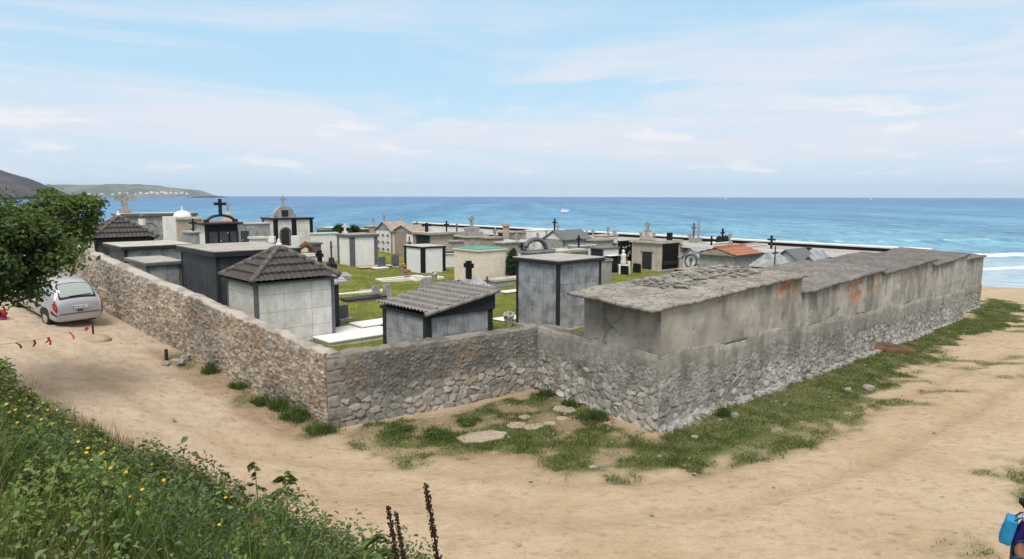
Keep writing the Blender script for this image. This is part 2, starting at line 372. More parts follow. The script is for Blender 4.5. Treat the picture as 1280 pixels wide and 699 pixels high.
# image plane axes with a slight roll
xa = Vector(_Rt)*math.cos(ROLL)+Vector(_Up)*math.sin(ROLL); ya = -Vector(_Rt)*math.sin(ROLL)+Vector(_Up)*math.cos(ROLL); za = -Vector(_Fw)
mw = Matrix((xa, ya, za)).transposed().to_4x4(); mw.translation = Vector(CAM); co.matrix_world = mw
SC.view_settings.view_transform = 'Standard'; SC.view_settings.look = 'None'; SC.view_settings.gamma = 1; SC.view_settings.exposure = .70
SC.view_settings.use_curve_mapping = False
SC.render.engine = 'CYCLES'; SC.cycles.max_bounces = 5; SC.cycles.use_denoising = True; SC.cycles.transparent_max_bounces = 6
SC.cycles.caustics_reflective = False; SC.cycles.caustics_refractive = False

# ------------------------------------------------------------------ ground
def wpoly(pts, z=0.0): return [tuple(P(a, b, z)[:2]) for a, b in pts]
G1 = wpoly([(405, 540), (480, 530), (560, 515), (640, 495), (672, 482), (705, 500), (760, 523), (822, 545), (880, 556), (835, 588), (740, 590), (640, 585), (560, 572), (470, 578), (430, 562)])
G2 = wpoly([(810, 530), (850, 515), (900, 500), (1000, 452), (1100, 418), (1200, 388), (1240, 364), (1285, 374), (1290, 392), (1215, 418), (1155, 452), (1110, 495), (1050, 522), (965, 562), (880, 580), (825, 582)])
G3 = wpoly([(1195, 699), (1180, 675), (1240, 668), (1290, 690), (1290, 720)])
G4 = wpoly([(1255, 600), (1285, 560), (1300, 620), (1290, 640)])
G5 = wpoly([(1060, 490), (1150, 455), (1215, 418), (1290, 392), (1290, 470), (1180, 505), (1060, 540), (960, 585), (880, 590)])
WF = [tuple(P0+LD*t+np.array([-.42, -.9])*o) for t, o in ((-.3, -.1), (3, -.1), (7, -.1), (8, .9), (4, 1.3), (1, 1.5), (-.5, 1.2))]
def gmask(x, y):
    n = fbm(x*1.1, y*1.1, 31, 5)-.5; n2 = fbm(x*3.5, y*3.5, 37, 3)-.5
    d = np.maximum(np.maximum(pdist(x, y, G1)-.15, pdist(x, y, G2)), np.maximum(pdist(x, y, G3)-.4, pdist(x, y, G4)-.15))
    a = sst(-.35, .5, d+n*2.6+n2*.9)
    in1 = sst(0, .5, pdist(x, y, G1)); a = a*(1-in1*.7*sst(.53, .64, fbm(x*.9, y*.9, 51, 4)))
    s = sst(-.3, .5, pdist(x, y, G5))*sst(.56, .66, fbm(x*.55+3, y*1.6, 61, 4))*.75
    w = sst(-.1, .3, pdist(x, y, WF))*sst(.55, .68, fbm(x*1.7, y*1.7, 66, 4))*.6
    a = np.maximum(np.maximum(a, s), w)
    b = sst(-.25, .5, bankd(x, y)+n*1.5); return np.maximum(a, b)
def emask(x, y):      # brown earth: along the left wall foot and through the forecourt
    n = fbm(x*1.3, y*1.3, 71, 4)-.5
    d = np.maximum(pdist(x, y, G1)*.8-.1, pdist(x, y, WF)*1.2)
    return np.clip(.42*np.exp(-((rutd(x, y)+.5*(fbm(np.asarray(x)*.4, np.asarray(y)*.4, 121, 3)-.5)-.78)/.24)**2)+sst(-.35, .5, d+n*1.4)+sst(-.9, .3, bankd(x, y)+n*1.5)*.8, 0, 1)
def ax(segs):
    out = []
    for a, b, st in segs: out += list(np.arange(a, b, st))
    return np.array(out+[segs[-1][1]])
xs = ax([(-700, -100, 40), (-100, -30, 5), (-30, -26, 1), (-26, 56, .2), (56, 70, 1), (70, 120, 5), (120, 700, 40)])
ys = ax([(-400, -40, 40), (-40, 0, 3), (0, 72, .2), (72, 150, 2), (150, 200, 10)])
GX, GY = np.meshgrid(xs, ys); GZ = ext(GX, GY)
RUT = np.array([P(a, b, 0)[:2] for a, b in ((-60, 432), (60, 455), (180, 500), (330, 560), (480, 605), (700, 628), (900, 612), (1060, 560), (1180, 500), (1290, 440))]); RUT[:4] = [(-16, 19.6), (-12.2, 17.6), (-9.4, 15.6), (-6.0, 13.9)]
def rutd(x, y):
    d = np.full(np.shape(x), 1e9)
    for (x1, y1), (x2, y2) in zip(RUT[:-1], RUT[1:]):
        dx, dy = x2-x1, y2-y1; t = np.clip(((x-x1)*dx+(y-y1)*dy)/(dx*dx+dy*dy), 0, 1); d = np.minimum(d, np.hypot(x-x1-t*dx, y-y1-t*dy))
    return d
rd_ = rutd(GX, GY)+.5*(fbm(GX*.4, GY*.4, 121, 3)-.5); rut = np.exp(-((rd_-.78)/.20)**2)*sst(.32, .5, fbm(GX*.5, GY*.5, 123, 3)); rid = np.exp(-((rd_-1.25)/.22)**2)+np.exp(-((rd_-.30)/.25)**2)
GZ = GZ-.07*rut+.035*rid*fbm(GX*2, GY*2, 125, 3)+(fbm(GX*2.6, GY*2.6, 127, 3)-.5)*.045*(GY < 60)
ins = pdist(GX, GY, POLY); GZ = np.where(ins > .25, np.minimum(GZ, lawn(GX, GY)-.35), GZ)
gm = gmask(GX, GY)*(GY < 75); em = emask(GX, GY)
wet = sst(-9, -1, GY-shore(GX))
k = NT('sand_track'); oc = k.tc.outputs['Object']; at = k.attr(); sp = k.n('ShaderNodeSeparateColor'); k.l(at, sp.inputs[0])
n0 = k.noise(oc, .35, 5, .6); n1 = k.noise(oc, 2.2, 6, .7); n2 = k.noise(oc, 14, 4, .7); n3 = k.noise(k.map(oc, (1.2, 4.5, 1)), 1.2, 5, .65)
c = k.mix(k.ramp(n0, .35, .65), (.43, .333, .222), (.495, .40, .29))
c = k.mix(k.math('MULTIPLY', k.ramp(n3, .45, .7), .45), c, (.36, .255, .165))
c = k.mix(k.math('MULTIPLY', k.ramp(n1, .50, .72), .5), c, (.30, .215, .145))
c = k.mix(k.math('MULTIPLY', k.ramp(n1, .44, .28), .4), c, (.60, .48, .36))
c = k.mix(k.math('MULTIPLY', k.ramp(n2, .6, .72), .5), c, (.20, .155, .115))
sxp = k.n('ShaderNodeSeparateXYZ'); k.l(oc, sxp.inputs[0]); lf = k.ramp(k.math('ADD', sxp.outputs[0], k.math('MULTIPLY', n0, 6.0)), 1.0, -9.0); c = k.mix(k.math('MULTIPLY', lf, .5), c, k.mix(k.ramp(n1, .35, .65), (.60, .51, .42), (.45, .375, .305)))
ec = k.mix(k.ramp(n1, .4, .62), (.20, .135, .085), (.33, .235, .155)); c = k.mix(k.math('MULTIPLY', sp.outputs[1], .7), c, ec)
gc = k.mix(k.ramp(n1, .38, .62), (.040, .082, .014), (.085, .120, .026)); gc = k.mix(k.math('MULTIPLY', k.ramp(n2, .45, .65), .6), gc, (.12, .10, .05))
gf = k.math('MULTIPLY', sp.outputs[0], k.math('ADD', .7, k.math('MULTIPLY', k.ramp(n2, .35, .6), .3)), True); c = k.mix(gf, c, gc)
c = k.mix(k.math('MULTIPLY', sp.outputs[2], .75), c, (.19, .15, .115))
hh = k.math('ADD', k.math('MULTIPLY', n1, 1.6), k.math('MULTIPLY', n2, .5)); hh = k.math('ADD', hh, k.math('MULTIPLY', k.noise(oc, 55, 3, .6), .2))
vo = k.n('ShaderNodeTexVoronoi', feature='SMOOTH_F1'); k.l(oc, vo.inputs['Vector']); vo.inputs['Scale'].default_value = 3.1; pit = k.ramp(vo.outputs[0], .08, .34); hh = k.math('ADD', hh, k.math('MULTIPLY', pit, .55))
c = k.mix(k.math('MULTIPLY', k.ramp(vo.outputs[0], .30, .06), .22), c, (.30, .215, .14))
n6 = k.noise(oc, 6, 5, .75); c = k.mix(k.math('MULTIPLY', k.ramp(n6, .54, .66), .4), c, (.27, .20, .135)); n5 = k.noise(oc, 38, 4, .75); c = k.mix(k.math('MULTIPLY', k.ramp(n5, .55, .70), .55), c, (.17, .125, .085)); c = k.mix(k.math('MULTIPLY', k.ramp(n5, .42, .30), .35), c, (.62, .52, .41))
k.bsdf(c, .95, .15, 0, k.bump(hh, .9, .07)); MT['ground'] = k.m
tag(mesh_np('ground', np.stack([GX, GY, GZ], -1).reshape(-1, 3), gridfaces(len(ys), len(xs)), MT['ground'], None,
            np.stack([gm, em, wet], -1).reshape(-1, 3), True), kind='structure')
# cemetery lawn
lx = np.arange(-56, 34, .25); ly = np.arange(16, 112, .25); LX, LY = np.meshgrid(lx, ly); LZ = lawn(LX, LY)
fc = gridfaces(len(ly), len(lx)); cxs = LX.ravel()[fc].mean(1); cys = LY.ravel()[fc].mean(1)
fc = fc[(pdist(cxs, cys, POLY) > .12)]
used = np.unique(fc); rm = np.full(LX.size, -1); rm[used] = np.arange(len(used))
k = NT('cemetery_grass'); oc = k.tc.outputs['Object']
n1 = k.noise(oc, .6, 6, .65); n2 = k.noise(oc, 5, 5, .7); n3 = k.noise(oc, 40, 3, .7)
c = k.mix(k.ramp(n1, .38, .62), (.125, .165, .028), (.235, .225, .05)); c = k.mix(k.math('MULTIPLY', k.ramp(n2, .5, .7), .6), c, (.33, .27, .115))
c = k.mix(k.math('MULTIPLY', k.ramp(n3, .45, .7), .5), c, (.05, .075, .012))
k.bsdf(c, .9, .1, 0, k.bump(n3, .8, .04)); MT['lawn'] = k.m
tag(mesh_np('cemetery_lawn', np.stack([LX, LY, LZ], -1).reshape(-1, 3)[used], rm[fc], MT['lawn'], None, None, True), kind='structure')

# grass blades
def blades(name, x, y, z, h, col, mat, lean=.5, width=.012, parent=None):
    n = len(x); a = RNG.random(n)*6.28; w = width*(.6+.8*RNG.random(n)); dx = np.cos(a)*w; dy = np.sin(a)*w
    b = RNG.random(n)*6.28; l = h*lean*RNG.random(n)
    v = np.empty((n, 3, 3)); v[:, 0] = np.stack([x-dx, y-dy, z], -1); v[:, 1] = np.stack([x+dx, y+dy, z], -1); v[:, 2] = np.stack([x+np.cos(b)*l, y+np.sin(b)*l, z+h], -1)
    return mesh_np(name, v.reshape(-1, 3), np.arange(3*n).reshape(n, 3), mat, parent, np.repeat(col, 3, 0))
def gcol(n, a, b, j=.25):
    t = RNG.random((n, 1)); c = np.array(a)*(1-t)+np.array(b)*t; return c*(1+j*(RNG.random((n, 1))-.5)*2)
bx = []; 
for poly, dens in ((G1, 2200), (G2, 2200), (G3, 1300), (G4, 1300), (G5, 420), (WF, 700)):
    q = np.array(poly); lo = q.min(0)-1; hi = q.max(0)+1; n = int((hi-lo).prod()*dens); n = min(n, 900000)
    x = lo[0]+RNG.random(n)*(hi[0]-lo[0]); y = lo[1]+RNG.random(n)*(hi[1]-lo[1])
    kp = (pdist(x, y, poly) > -.7) & (pdist(x, y, POLY) < -.02) & ((x-R0[0])*U[0]+(y-R0[1])*U[1] < LEN_R+12) & (bankd(x, y) < -.2); x = x[kp]; y = y[kp]
    m = gmask(x, y); kp = RNG.random(len(x)) < np.clip(m*1.3-.3, 0, 1)*(.35+.65*sst(.35, .6, fbm(x*2.5, y*2.5, 91, 3))); bx.append(np.stack([x[kp], y[kp]], -1))
bx = np.concatenate(bx); bx = bx[RNG.random(len(bx)) < min(1, 330000/len(bx))]
hh = (.02+.055*RNG.random(len(bx))**2)*(.4+fbm(bx[:, 0]*1.5, bx[:, 1]*1.5, 95, 3)*1.5)
tag(blades('grass', bx[:, 0], bx[:, 1], ext(bx[:, 0], bx[:, 1])-.005, hh, np.where(RNG.random((len(bx), 1)) < .16, gcol(len(bx), (.18, .15, .06), (.28, .23, .11)), gcol(len(bx), (.04, .088, .014), (.12, .17, .04))), MT['grassb'], 1.1, .010), kind='stuff')
n = 110000; x = -16+RNG.random(n)*28; y = 18+RNG.random(n)*34; kp = pdist(x, y, POLY) > .4; x = x[kp]; y = y[kp]
tag(blades('lawn_grass', x, y, lawn(x, y)-.01, .03+.05*RNG.random(len(x)), gcol(len(x), (.09, .135, .02), (.23, .215, .055)), MT['grassb'], .9, .014), kind='stuff')

# ------------------------------------------------------------------ sea
SZ = -3.0
sx_ = np.concatenate([-np.geomspace(9000, 160, 30), np.linspace(-150, 150, 151), np.geomspace(160, 9000, 30)])
sy_ = np.concatenate([np.linspace(55, 260, 240), np.geomspace(262, 9000, 60)])
SX, SY = np.meshgrid(sx_, sy_)
def swell(c, w, a, sd):
    cc = c+8*(fbm(SX*.012, SX*0+sd, sd, 3)-.5)+.015*SX; d = (SY-cc)/w; return a*np.exp(-d*d)*sst(.25, .5, fbm(SX*.02, SX*0+sd*3, sd+3, 3)+.12)
ZZ = SZ+swell(137, 3.0, .75, 1)+swell(106, 1.6, .5, 2)+swell(88, 1.2, .35, 3)+swell(170, 4, .5, 4)+swell(215, 5, .5, 5)
ZZ = np.where(SY > 255, SZ, ZZ)
k = NT('sea_water'); oc = k.tc.outputs['Object']; sp = k.n('ShaderNodeSeparateXYZ'); k.l(oc, sp.inputs[0]); X, Y = sp.outputs[0], sp.outputs[1]
yy = k.math('SUBTRACT', Y, k.math('MULTIPLY', X, .015))
nA = k.noise(k.map(oc, (.012, .05, 1)), 1, 5, .6); nB = k.noise(k.map(oc, (.1, .42, 1)), 1, 5, .65); nC = k.noise(k.map(oc, (.0015, .012, 1)), 1, 5, .65); nD = k.noise(k.map(oc, (.9, 2.2, 1)), 1, 4, .6)
ly_ = k.n('ShaderNodeMath', operation='LOGARITHM'); k.l(yy, ly_.inputs[0]); ly_.inputs[1].default_value = 10; LYs = ly_.outputs[0]
LYn = k.math('ADD', LYs, k.math('MULTIPLY', k.math('SUBTRACT', nC, .5), .25))
c = k.mix(k.ramp(LYn, 2.05, 2.55), (.16, .38, .48), (.055, .25, .43)); c = k.mix(k.ramp(LYn, 2.45, 3.1), c, (.016, .135, .35)); c = k.mix(k.ramp(LYn, 3.0, 3.8), c, (.006, .085, .27))
c = k.mix(k.math('MULTIPLY', k.ramp(k.math('ADD', k.math('MULTIPLY', nA, .5), k.math('MULTIPLY', nB, .5)), .42, .6), .5), c, k.mix(1.0, c, (.45, .55, .68), 'MULTIPLY'))
nE = k.noise(k.map(oc, (.20, .12, 1)), 1, 4, .65); nF = k.noise(k.map(oc, (.085, .021, 1)), 1, 4, .65); nG = k.noise(k.map(oc, (.028, .0024, 1)), 1, 4, .65)
nH = k.noise(k.map(oc, (.45, .30, 1)), 1, 3, .6)
for n_, a_, b_ in ((nE, .40, .60), (nF, .40, .60), (nG, .40, .60), (nH, .4, .6)):
    c = k.mix(k.math('MULTIPLY', k.ramp(n_, .50, .60), .46), c, k.mix(1.0, c, (.38, .52, .68), 'MULTIPLY')); c = k.mix(k.math('MULTIPLY', k.ramp(n_, .48, .38), .34), c, k.mix(.55, c, (.26, .50, .64)))
# foam: breaking lines and the frothy shallows
fx = k.noise(k.map(oc, (.03, .03, 1)), 1, 4, .6); fine = k.noise(k.map(oc, (.35, .8, 1)), 1, 6, .7)
def band(y0, w, lo, hi):
    yc = k.math('ADD', yy, k.math('MULTIPLY', k.math('SUBTRACT', fx, .5), 14.0)); d = k.math('ABSOLUTE', k.math('SUBTRACT', yc, y0)); return k.math('MULTIPLY', k.ramp(d, w, w*.3), k.ramp(fine, lo, hi))
foam = k.math('MAXIMUM', band(103.5, 2.6, .36, .48), band(86.5, 1.8, .38, .52)); foam = k.math('MAXIMUM', foam, k.math('MULTIPLY', band(133.5, 1.2, .5, .65), .6))
xr_ = k.ramp(X, 18.0, 45.0); foam = k.math('MULTIPLY', foam, k.math('ADD', k.math('MULTIPLY', xr_, .8), .2))
wash = k.math('MULTIPLY', k.ramp(yy, 112.0, 76.0), k.ramp(fine, .42, .62)); foam = k.math('MAXIMUM', foam, k.math('MULTIPLY', wash, .28))
caps = k.math('MULTIPLY', k.ramp(k.noise(k.map(oc, (.05, .12, 1)), 1, 6, .75), .70, .76), k.ramp(LYs, 3.2, 2.3)); foam = k.math('MAXIMUM', foam, k.math('MULTIPLY', caps, .5))
c = k.mix(k.math('MULTIPLY', k.ramp(yy, 118.0, 72.0), .7), c, (.38, .47, .54)); c = k.mix(foam, c, (.80, .83, .86))
h = k.math('ADD', k.math('MULTIPLY', nB, 1.4), k.math('MULTIPLY', nD, .35)); h = k.math('ADD', h, k.math('MULTIPLY', nA, 2.0))
k.bsdf(c, k.math('ADD', .3, k.math('MULTIPLY', foam, .5)), .10, 0, k.bump(h, .7, .9)); MT['sea'] = k.m
tag(mesh_np('sea', np.stack([SX, SY, ZZ], -1).reshape(-1, 3), gridfaces(len(sy_), len(sx_)), MT['sea'], None, None, True), kind='structure')

# far headland and the near mountain at left
def ridge(name, pts, y0, depth, mat, seed, nx=160, ny=24):       # pts: (px, top px y) silhouette
    px = np.array([p[0] for p in pts], float); py = np.array([p[1] for p in pts], float)
    u = np.linspace(px[0], px[-1], nx); top = np.interp(u, px, py); vs = []
    hs = np.array([max(0.2, PY(a, b, y0)[2]-SZ) for a, b in zip(u, top)]); xx = np.array([PY(a, 246, y0)[0] for a in u])
    hs = hs*(1+.16*(fbm(u*.06, u*0, seed, 4)-.5))
    for j in range(ny):
        t = j/(ny-1); prof = math.sin(min(1, t*1.6)*math.pi/2)**.8 if t < .625 else math.cos((t-.625)/.375*math.pi/2)
        yv = y0-depth*.5+depth*t; z = SZ-1+(hs+1)*prof*(1+.25*(fbm(u*.09, u*0+t*5, seed+1, 4)-.5)*(1-prof*.6)); vs.append(np.stack([xx*(yv/y0)**.3, np.full(nx, yv), z], -1))
    return tag(mesh_np(name, np.concatenate(vs), gridfaces(ny, nx), mat, None, None, True), kind='structure')
def hillmat(name, a, b, c_, sc):
    k = NT(name); oc = k.tc.outputs['Object']; n1 = k.noise(oc, sc, 6, .6); n2 = k.noise(oc, sc*5, 4, .7)
    c = k.mix(k.ramp(n1, .42, .58), a, b); c = k.mix(k.math('MULTIPLY', k.ramp(n2, .5, .65), .6), c, c_); k.bsdf(c, 1.0, 0.0); return k.m
HL = ridge('headland', [(-60, 232), (30, 232), (60, 231), (105, 231), (135, 230), (165, 230.5), (190, 232), (215, 235), (240, 237.5), (246, 241), (252, 243.5), (262, 245.5)], 3000, 700, hillmat('headland_cover', (.12, .145, .13), (.20, .205, .185), (.07, .085, .09), .006), 5)
ridge('mountain', [(-160, 190), (-60, 200), (0, 216), (18, 224), (32, 232), (42, 239), (54, 245)], 1500, 500, hillmat('mountain_cover', (.075, .066, .075), (.11, .095, .10), (.045, .047, .045), .012), 9)
# ------------------------------------------------------------------ rubble walls
def lerp3(a, b, t): return np.asarray(a)*(1-t[..., None])+np.asarray(b)*t[..., None]
def rubble(name, label, A, B, base, top, thick, style, seed, sgn=1, step=.03, ext0=0, ext1=0, tap0=0, tap1=0, group=None):
    """wall from A to B (plan), base/top: functions of arrays (x,y,s); outward face is to the right of A->B when sgn=1"""
    A = np.array(A, float); B = np.array(B, float); D = B-A; L = np.linalg.norm(D); D /= L; N = np.array([D[1], -D[0]])*sgn
    ns = int(L/step)+1; s = np.linspace(-ext0, L+ext1, ns); nh = 72
    x = A[0]+D[0]*s; y = A[1]+D[1]*s; zb = base(x, y, s); zt = top(x, y, s)+(fbm(s*1.1, s*0+seed, seed, 4)-.5)*.10+(vn(s*4.5, s*0, seed+3)-.5)*.07
    tt = np.linspace(0, 1, nh)[:, None]; Z = zb+(zt-zb)*tt; S = np.broadcast_to(s, Z.shape); HR = Z-zb
    dsp, col = style(S, Z, HR, zt-zb, seed)
    edge = sst(0, .08, 1-tt)*.6+.4; dsp = dsp*edge
    PX = x+N[0]*dsp; PYy = y+N[1]*dsp
    ths = thick*np.ones(ns)
    if tap0: ths = ths*(.03+.97*sst(0, tap0, s))
    if tap1: ths = ths*(.03+.97*sst(0, tap1, L-s))
    rows = [np.stack([PX, PYy, Z], -1)]; cols = [col]
    capc = style(S[-1:], Z[-1:]+50, HR[-1:]*0+9, (zt-zb)[None], seed+1)[1] if style is not ST_left else None
    k = 9
    for i in range(1, k+1):
        t = i/k; o = -ths*t; zz = zt+.05*math.sin(math.pi*t)*1.3+(vn(s*5, s*0+t*3, seed+8)-.5)*.05
        rows.append(np.stack([x+N[0]*o, y+N[1]*o, zz], -1)[None])
        if style is ST_left: cc = lerp3((.43, .40, .36), (.28, .255, .225), sst(.4, .68, fbm(s*2.2, s*0+t*2, seed+4)))
        else: cc = lerp3((.22, .205, .185), (.12, .112, .10), sst(.4, .65, fbm(s*2.2, s*0+t*2, seed+4)))
        cols.append(cc[None])
    for i in range(1, 5):
        zz = zt-(zt-zb+.4)*i/4; rows.append(np.stack([x-N[0]*ths, y-N[1]*ths, zz], -1)[None]); cols.append(np.broadcast_to((.27, .25, .225), (1, ns, 3)))
    Vv = np.concatenate(rows); Cc = np.concatenate(cols); nr = Vv.shape[0]
    f = gridfaces(nr, ns); 
    if sgn < 0: f = f[:, ::-1]
    me_v = Vv.reshape(-1, 3); o = mesh_np(name, me_v, f, MT['rubble'], None, np.clip(Cc.reshape(-1, 3), .01, .9), True)
    # close both ends
    import bmesh
    bm = bmesh.new(); bm.from_mesh(o.data); bm.verts.ensure_lookup_table()
    for c in (0, ns-1): bm.faces.new([bm.verts[r*ns+c] for r in range(nr)][::(1 if c == 0 else -1)*sgn])
    bm.to_mesh(o.data); bm.free()
    if label: tag(o, label, 'wall', group)
    return o
def stones(S, Z, seed, w, h, jit=.9):
    wx = S/w+.35*(fbm(S*1.5, Z*1.5, seed+40)-.5); wz = Z/h+.35*(fbm(S*1.5, Z*1.5, seed+41)-.5)
    f1, f2, i1, i2, rx, ry = vor(wx, wz, seed, jit); e = f2-f1; return rx*(i2-.5)*2+ry*(np.modf(i2*7.3)[0]-.5)*2, e, i1, i2
def ST_left(S, Z, HR, H, seed):
    f1, e, a, b = stones(S, Z, seed, .13, .10); g1, e2, a2, b2 = stones(S, Z, seed+5, .22, .16)
    big = sst(.52, .6, fbm(S*.8, Z*1.1, seed+9)); e = e*(1-big)+e2*big; a = a*(1-big)+a2*big
    d = .035*sst(.01, .13, e)*(.4+.9*a)+.028*f1*sst(.03, .15, e)+(fbm(S*.7, Z*.7, seed+2)-.5)*.10+.01*(fbm(S*14, Z*14, seed+6)-.5)
    c = lerp3((.25, .212, .175), (.56, .495, .42), a); c = lerp3(c, (.36, .24, .145), sst(.72, .95, b)*.65); c = lerp3(c, (.42, .40, .37), sst(.25, .05, b)*.5)
    mort = lerp3((.31, .26, .205), (.19, .158, .125), sst(.4, .6, fbm(S*2, Z*2, seed+3))); c = lerp3(mort, c, sst(.01, .14, e))
    c = c*(.60+.70*fbm(S*.9, Z*1.4, seed+7))[..., None]*(.7+.6*fbm(S*9, Z*9, seed+27, 3))[..., None]
    c = lerp3(c, (.40, .22, .09), sst(.74, .80, fbm(S*2.9, Z*2.9, seed+12))*.6)
    c = lerp3(c, (.13, .115, .10), sst(.58, .75, fbm(S*1.1, Z*1.1, seed+15))*.55); return d, c
def quoin(S, Z, c, d, seed):
    zz = Z/.315+.2*(vn(S*2, Z*2, seed)-.5); zz = zz+.35*(fbm(S*3, Z*1.2, seed+5)-.5); row = np.floor(zz); wd = .26+.17*np.mod(row, 2)+.06*vn(row*3.3, row*0, seed); fz = zz-row
    ez = np.minimum(fz, 1-fz)*.315; ex = wd-S; q = sst(.0, .02, ex); ed = np.minimum(ez, np.abs(ex)); bl = sst(.004, .03, ed)
    cc = lerp3((.19, .175, .155), (.33, .31, .275), np.clip(.5*vn(row*5.1, row*0, seed+2)+1.1*(fbm(S*4, Z*4, seed+3)-.25), 0, 1)); cc = lerp3(np.array((.15, .138, .122)), cc, bl)
    q = q*.8*sst(.30, .42, fbm(S*3, Z*3, seed+6)); return c*(1-q[..., None])+cc*q[..., None], d*(1-q)+q*(.035*bl+.03*(fbm(S*4, Z*4, seed+4)-.5))
def ST_front(S, Z, HR, H, seed):
    f1, e, a, b = stones(S, Z, seed, .30, .19); g1, e2, a2, b2 = stones(S, Z, seed+5, .13, .11)
    bound = .52*H+.25*(fbm(S*.9, Z*.6, seed+2)-.5)*H*1.4; up = sst(-.16, .2, HR-bound)
    d1 = .04*sst(.01, .10, e)*(.5+.8*a)+.042*f1*sst(.02, .12, e)+.012*(fbm(S*16, Z*16, seed+26)-.5); d2 = .03*sst(.02, .3, e2)*(.4+.8*a2)+.02*(fbm(S*9, Z*9, seed+6)-.5)
    d = d1*(1-up)+(d2+.02)*up+(fbm(S*.8, Z*.8, seed+3)-.5)*.07
    c1 = lerp3((.25, .235, .21), (.44, .415, .375), a); c1 = lerp3(c1, (.33, .26, .19), sst(.8, .95, b)*.6); c1 = lerp3(np.array((.10, .092, .08)), c1, sst(.0, .10, e))
    c2 = lerp3((.135, .128, .117), (.225, .21, .19), fbm(S*3, Z*3, seed+8)); c2 = lerp3(c2, (.30, .285, .26), sst(.75, .95, a2)*.5); c2 = lerp3(np.array((.085, .08, .07)), c2, sst(.0, .09, e2)*.55+.45)
    c2 = lerp3(c2, (.26, .20, .14), sst(.62, .72, fbm(S*1.3, Z*1.3, seed+13))*.45)
    c = c1*(1-up[..., None])+c2*up[..., None]
    foot = sst(.26, .14, HR)*sst(.35, .5, fbm(S*1.2, S*0, seed+21)); c = lerp3(c, (.27, .215, .16), foot*.85); d = d*(1-foot*.6)+foot*.05
    c, d = quoin(S, Z, c, d, seed); return d, c*(.7+.6*fbm(S*.6, Z*1.1, seed+11))[..., None]*(.72+.56*fbm(S*8, Z*8, seed+27, 3))[..., None]
def ST_sea(S, Z, HR, H, seed):
    f1, e, a, b = stones(S, Z, seed, .27, .185); g1, e2, a2, b2 = stones(S, Z, seed+5, .10, .085); g3, e3, a3, b3 = stones(S, Z, seed+7, .40, .27)
    low = sst(.42, .25, HR+.2*(fbm(S*1.5, S*0, seed+31)-.5)); bound = 1.2+1.3*(fbm(S*.35, Z*.4, seed+2)-.5)+1.1*(fbm(S*1.6, Z*1.6, seed+32, 4)-.5); up = sst(-.12, .18, HR-bound)*(1-low)
    e1 = e*(1-low)+e3*low; a1 = a*(1-low)+a3*low
    d = ((.035+.05*low)*sst(.01, .12, e1)*(.45+.8*a1)+(.03+.035*low)*f1*sst(.02, .12, e1))*(1-up)+up*(.028*sst(.02, .3, e2)*(.4+.8*a2)+.03+.02*(fbm(S*9, Z*9, seed+6)-.5))+(fbm(S*.5, Z*.7, seed+3)-.5)*.09
    c1 = lerp3((.28, .268, .246), (.50, .48, .445), a1); c1 = lerp3(c1, (.30, .25, .20), sst(.85, .95, b)*.5); c1 = lerp3(np.array((.10, .095, .088)), c1, sst(.0, .11, e1))
    c2 = lerp3((.25, .24, .22), (.43, .415, .385), fbm(S*3, Z*3, seed+8)); c2 = lerp3(np.array((.07, .066, .06)), c2, sst(.0, .12, e2)*.75+.25)
    c = c1*(1-up[..., None])+c2*up[..., None]
    q = sst(.40, .52, .6*fbm(S*1.1, Z*1.8, seed+41, 5)+.4*sst(.60, .98, HR/np.maximum(H, .1)))*sst(.48, .72, HR/np.maximum(H, .1)); c = lerp3(c, lerp3((.27, .255, .228), (.37, .35, .315), fbm(S*3, Z*3, seed+42)), q*.9); d = d*(1-q*.75)+q*.035
    st = sst(.55, .75, fbm(S*1.5, Z*.12, seed+19))*sst(.2, .8, HR/np.maximum(H, .1)); c = lerp3(c, (.13, .126, .118), st*.45)
    return d, c*(.7+.6*fbm(S*.7, Z*1.2, seed+11))[..., None]*(.68+.64*fbm(S*8, Z*8, seed+27, 3))[..., None]
exb = lambda x, y, s: ext(x, y)-.25
rubble('stone_wall', 'warm tan rubble wall climbing past the silver car, topped by pale rounded mortar', P0, P0+LD*LW, exb,
       lambda x, y, s: 1.96+.144*np.maximum(s, 0), .42, ST_left, 3, -1)
w2 = rubble('stone_wall', 'low grey rubble wall with a darker mortared upper half in front of the tombs', P0, PI_, exb,
       lambda x, y, s: 1.97-.006*s, .45, ST_front, 8, 1, ext0=.05)
w3 = rubble('stone_wall', 'short grey rubble wall in the recess running under the end of the niche blocks', PI_, R0, exb, lambda x, y, s: 1.94+.01*s, .5, ST_sea, 14, 1, ext1=.03, tap1=.6)
E1 = R0+U*LEN_R
w4 = rubble('stone_wall', 'long whitish rubble wall beside the grass, carrying the row of plastered niche blocks', R0, E1, lambda x, y, s: ext(x, y)-.3, lambda x, y, s: 1.96-.027*s+.06*np.sin(s*1.3), .5, ST_sea, 21, 1, .04, ext0=.03, tap0=.6)
m = MB()
for i in range(150):
    t = .2+RNG.random()*21; q = R0+U*t+np.array([U[1], -U[0]])*(.05+.16*RNG.random()); sz = .07+.11*RNG.random()**1.5
    m.M = Matrix.Translation((q[0], q[1], e(*q)+sz*.25)) @ Matrix.Rotation(RNG.random()*3, 4, 'Z'); m.rock((0, 0, 0), (sz*1.2, sz*.9, sz*.8), i)
m.build('footing_stones', M('footing_stone', (.42, .41, .385), (.22, .21, .195), .95, 6, .8, 25, grime=.4, bdist=.03), w4)

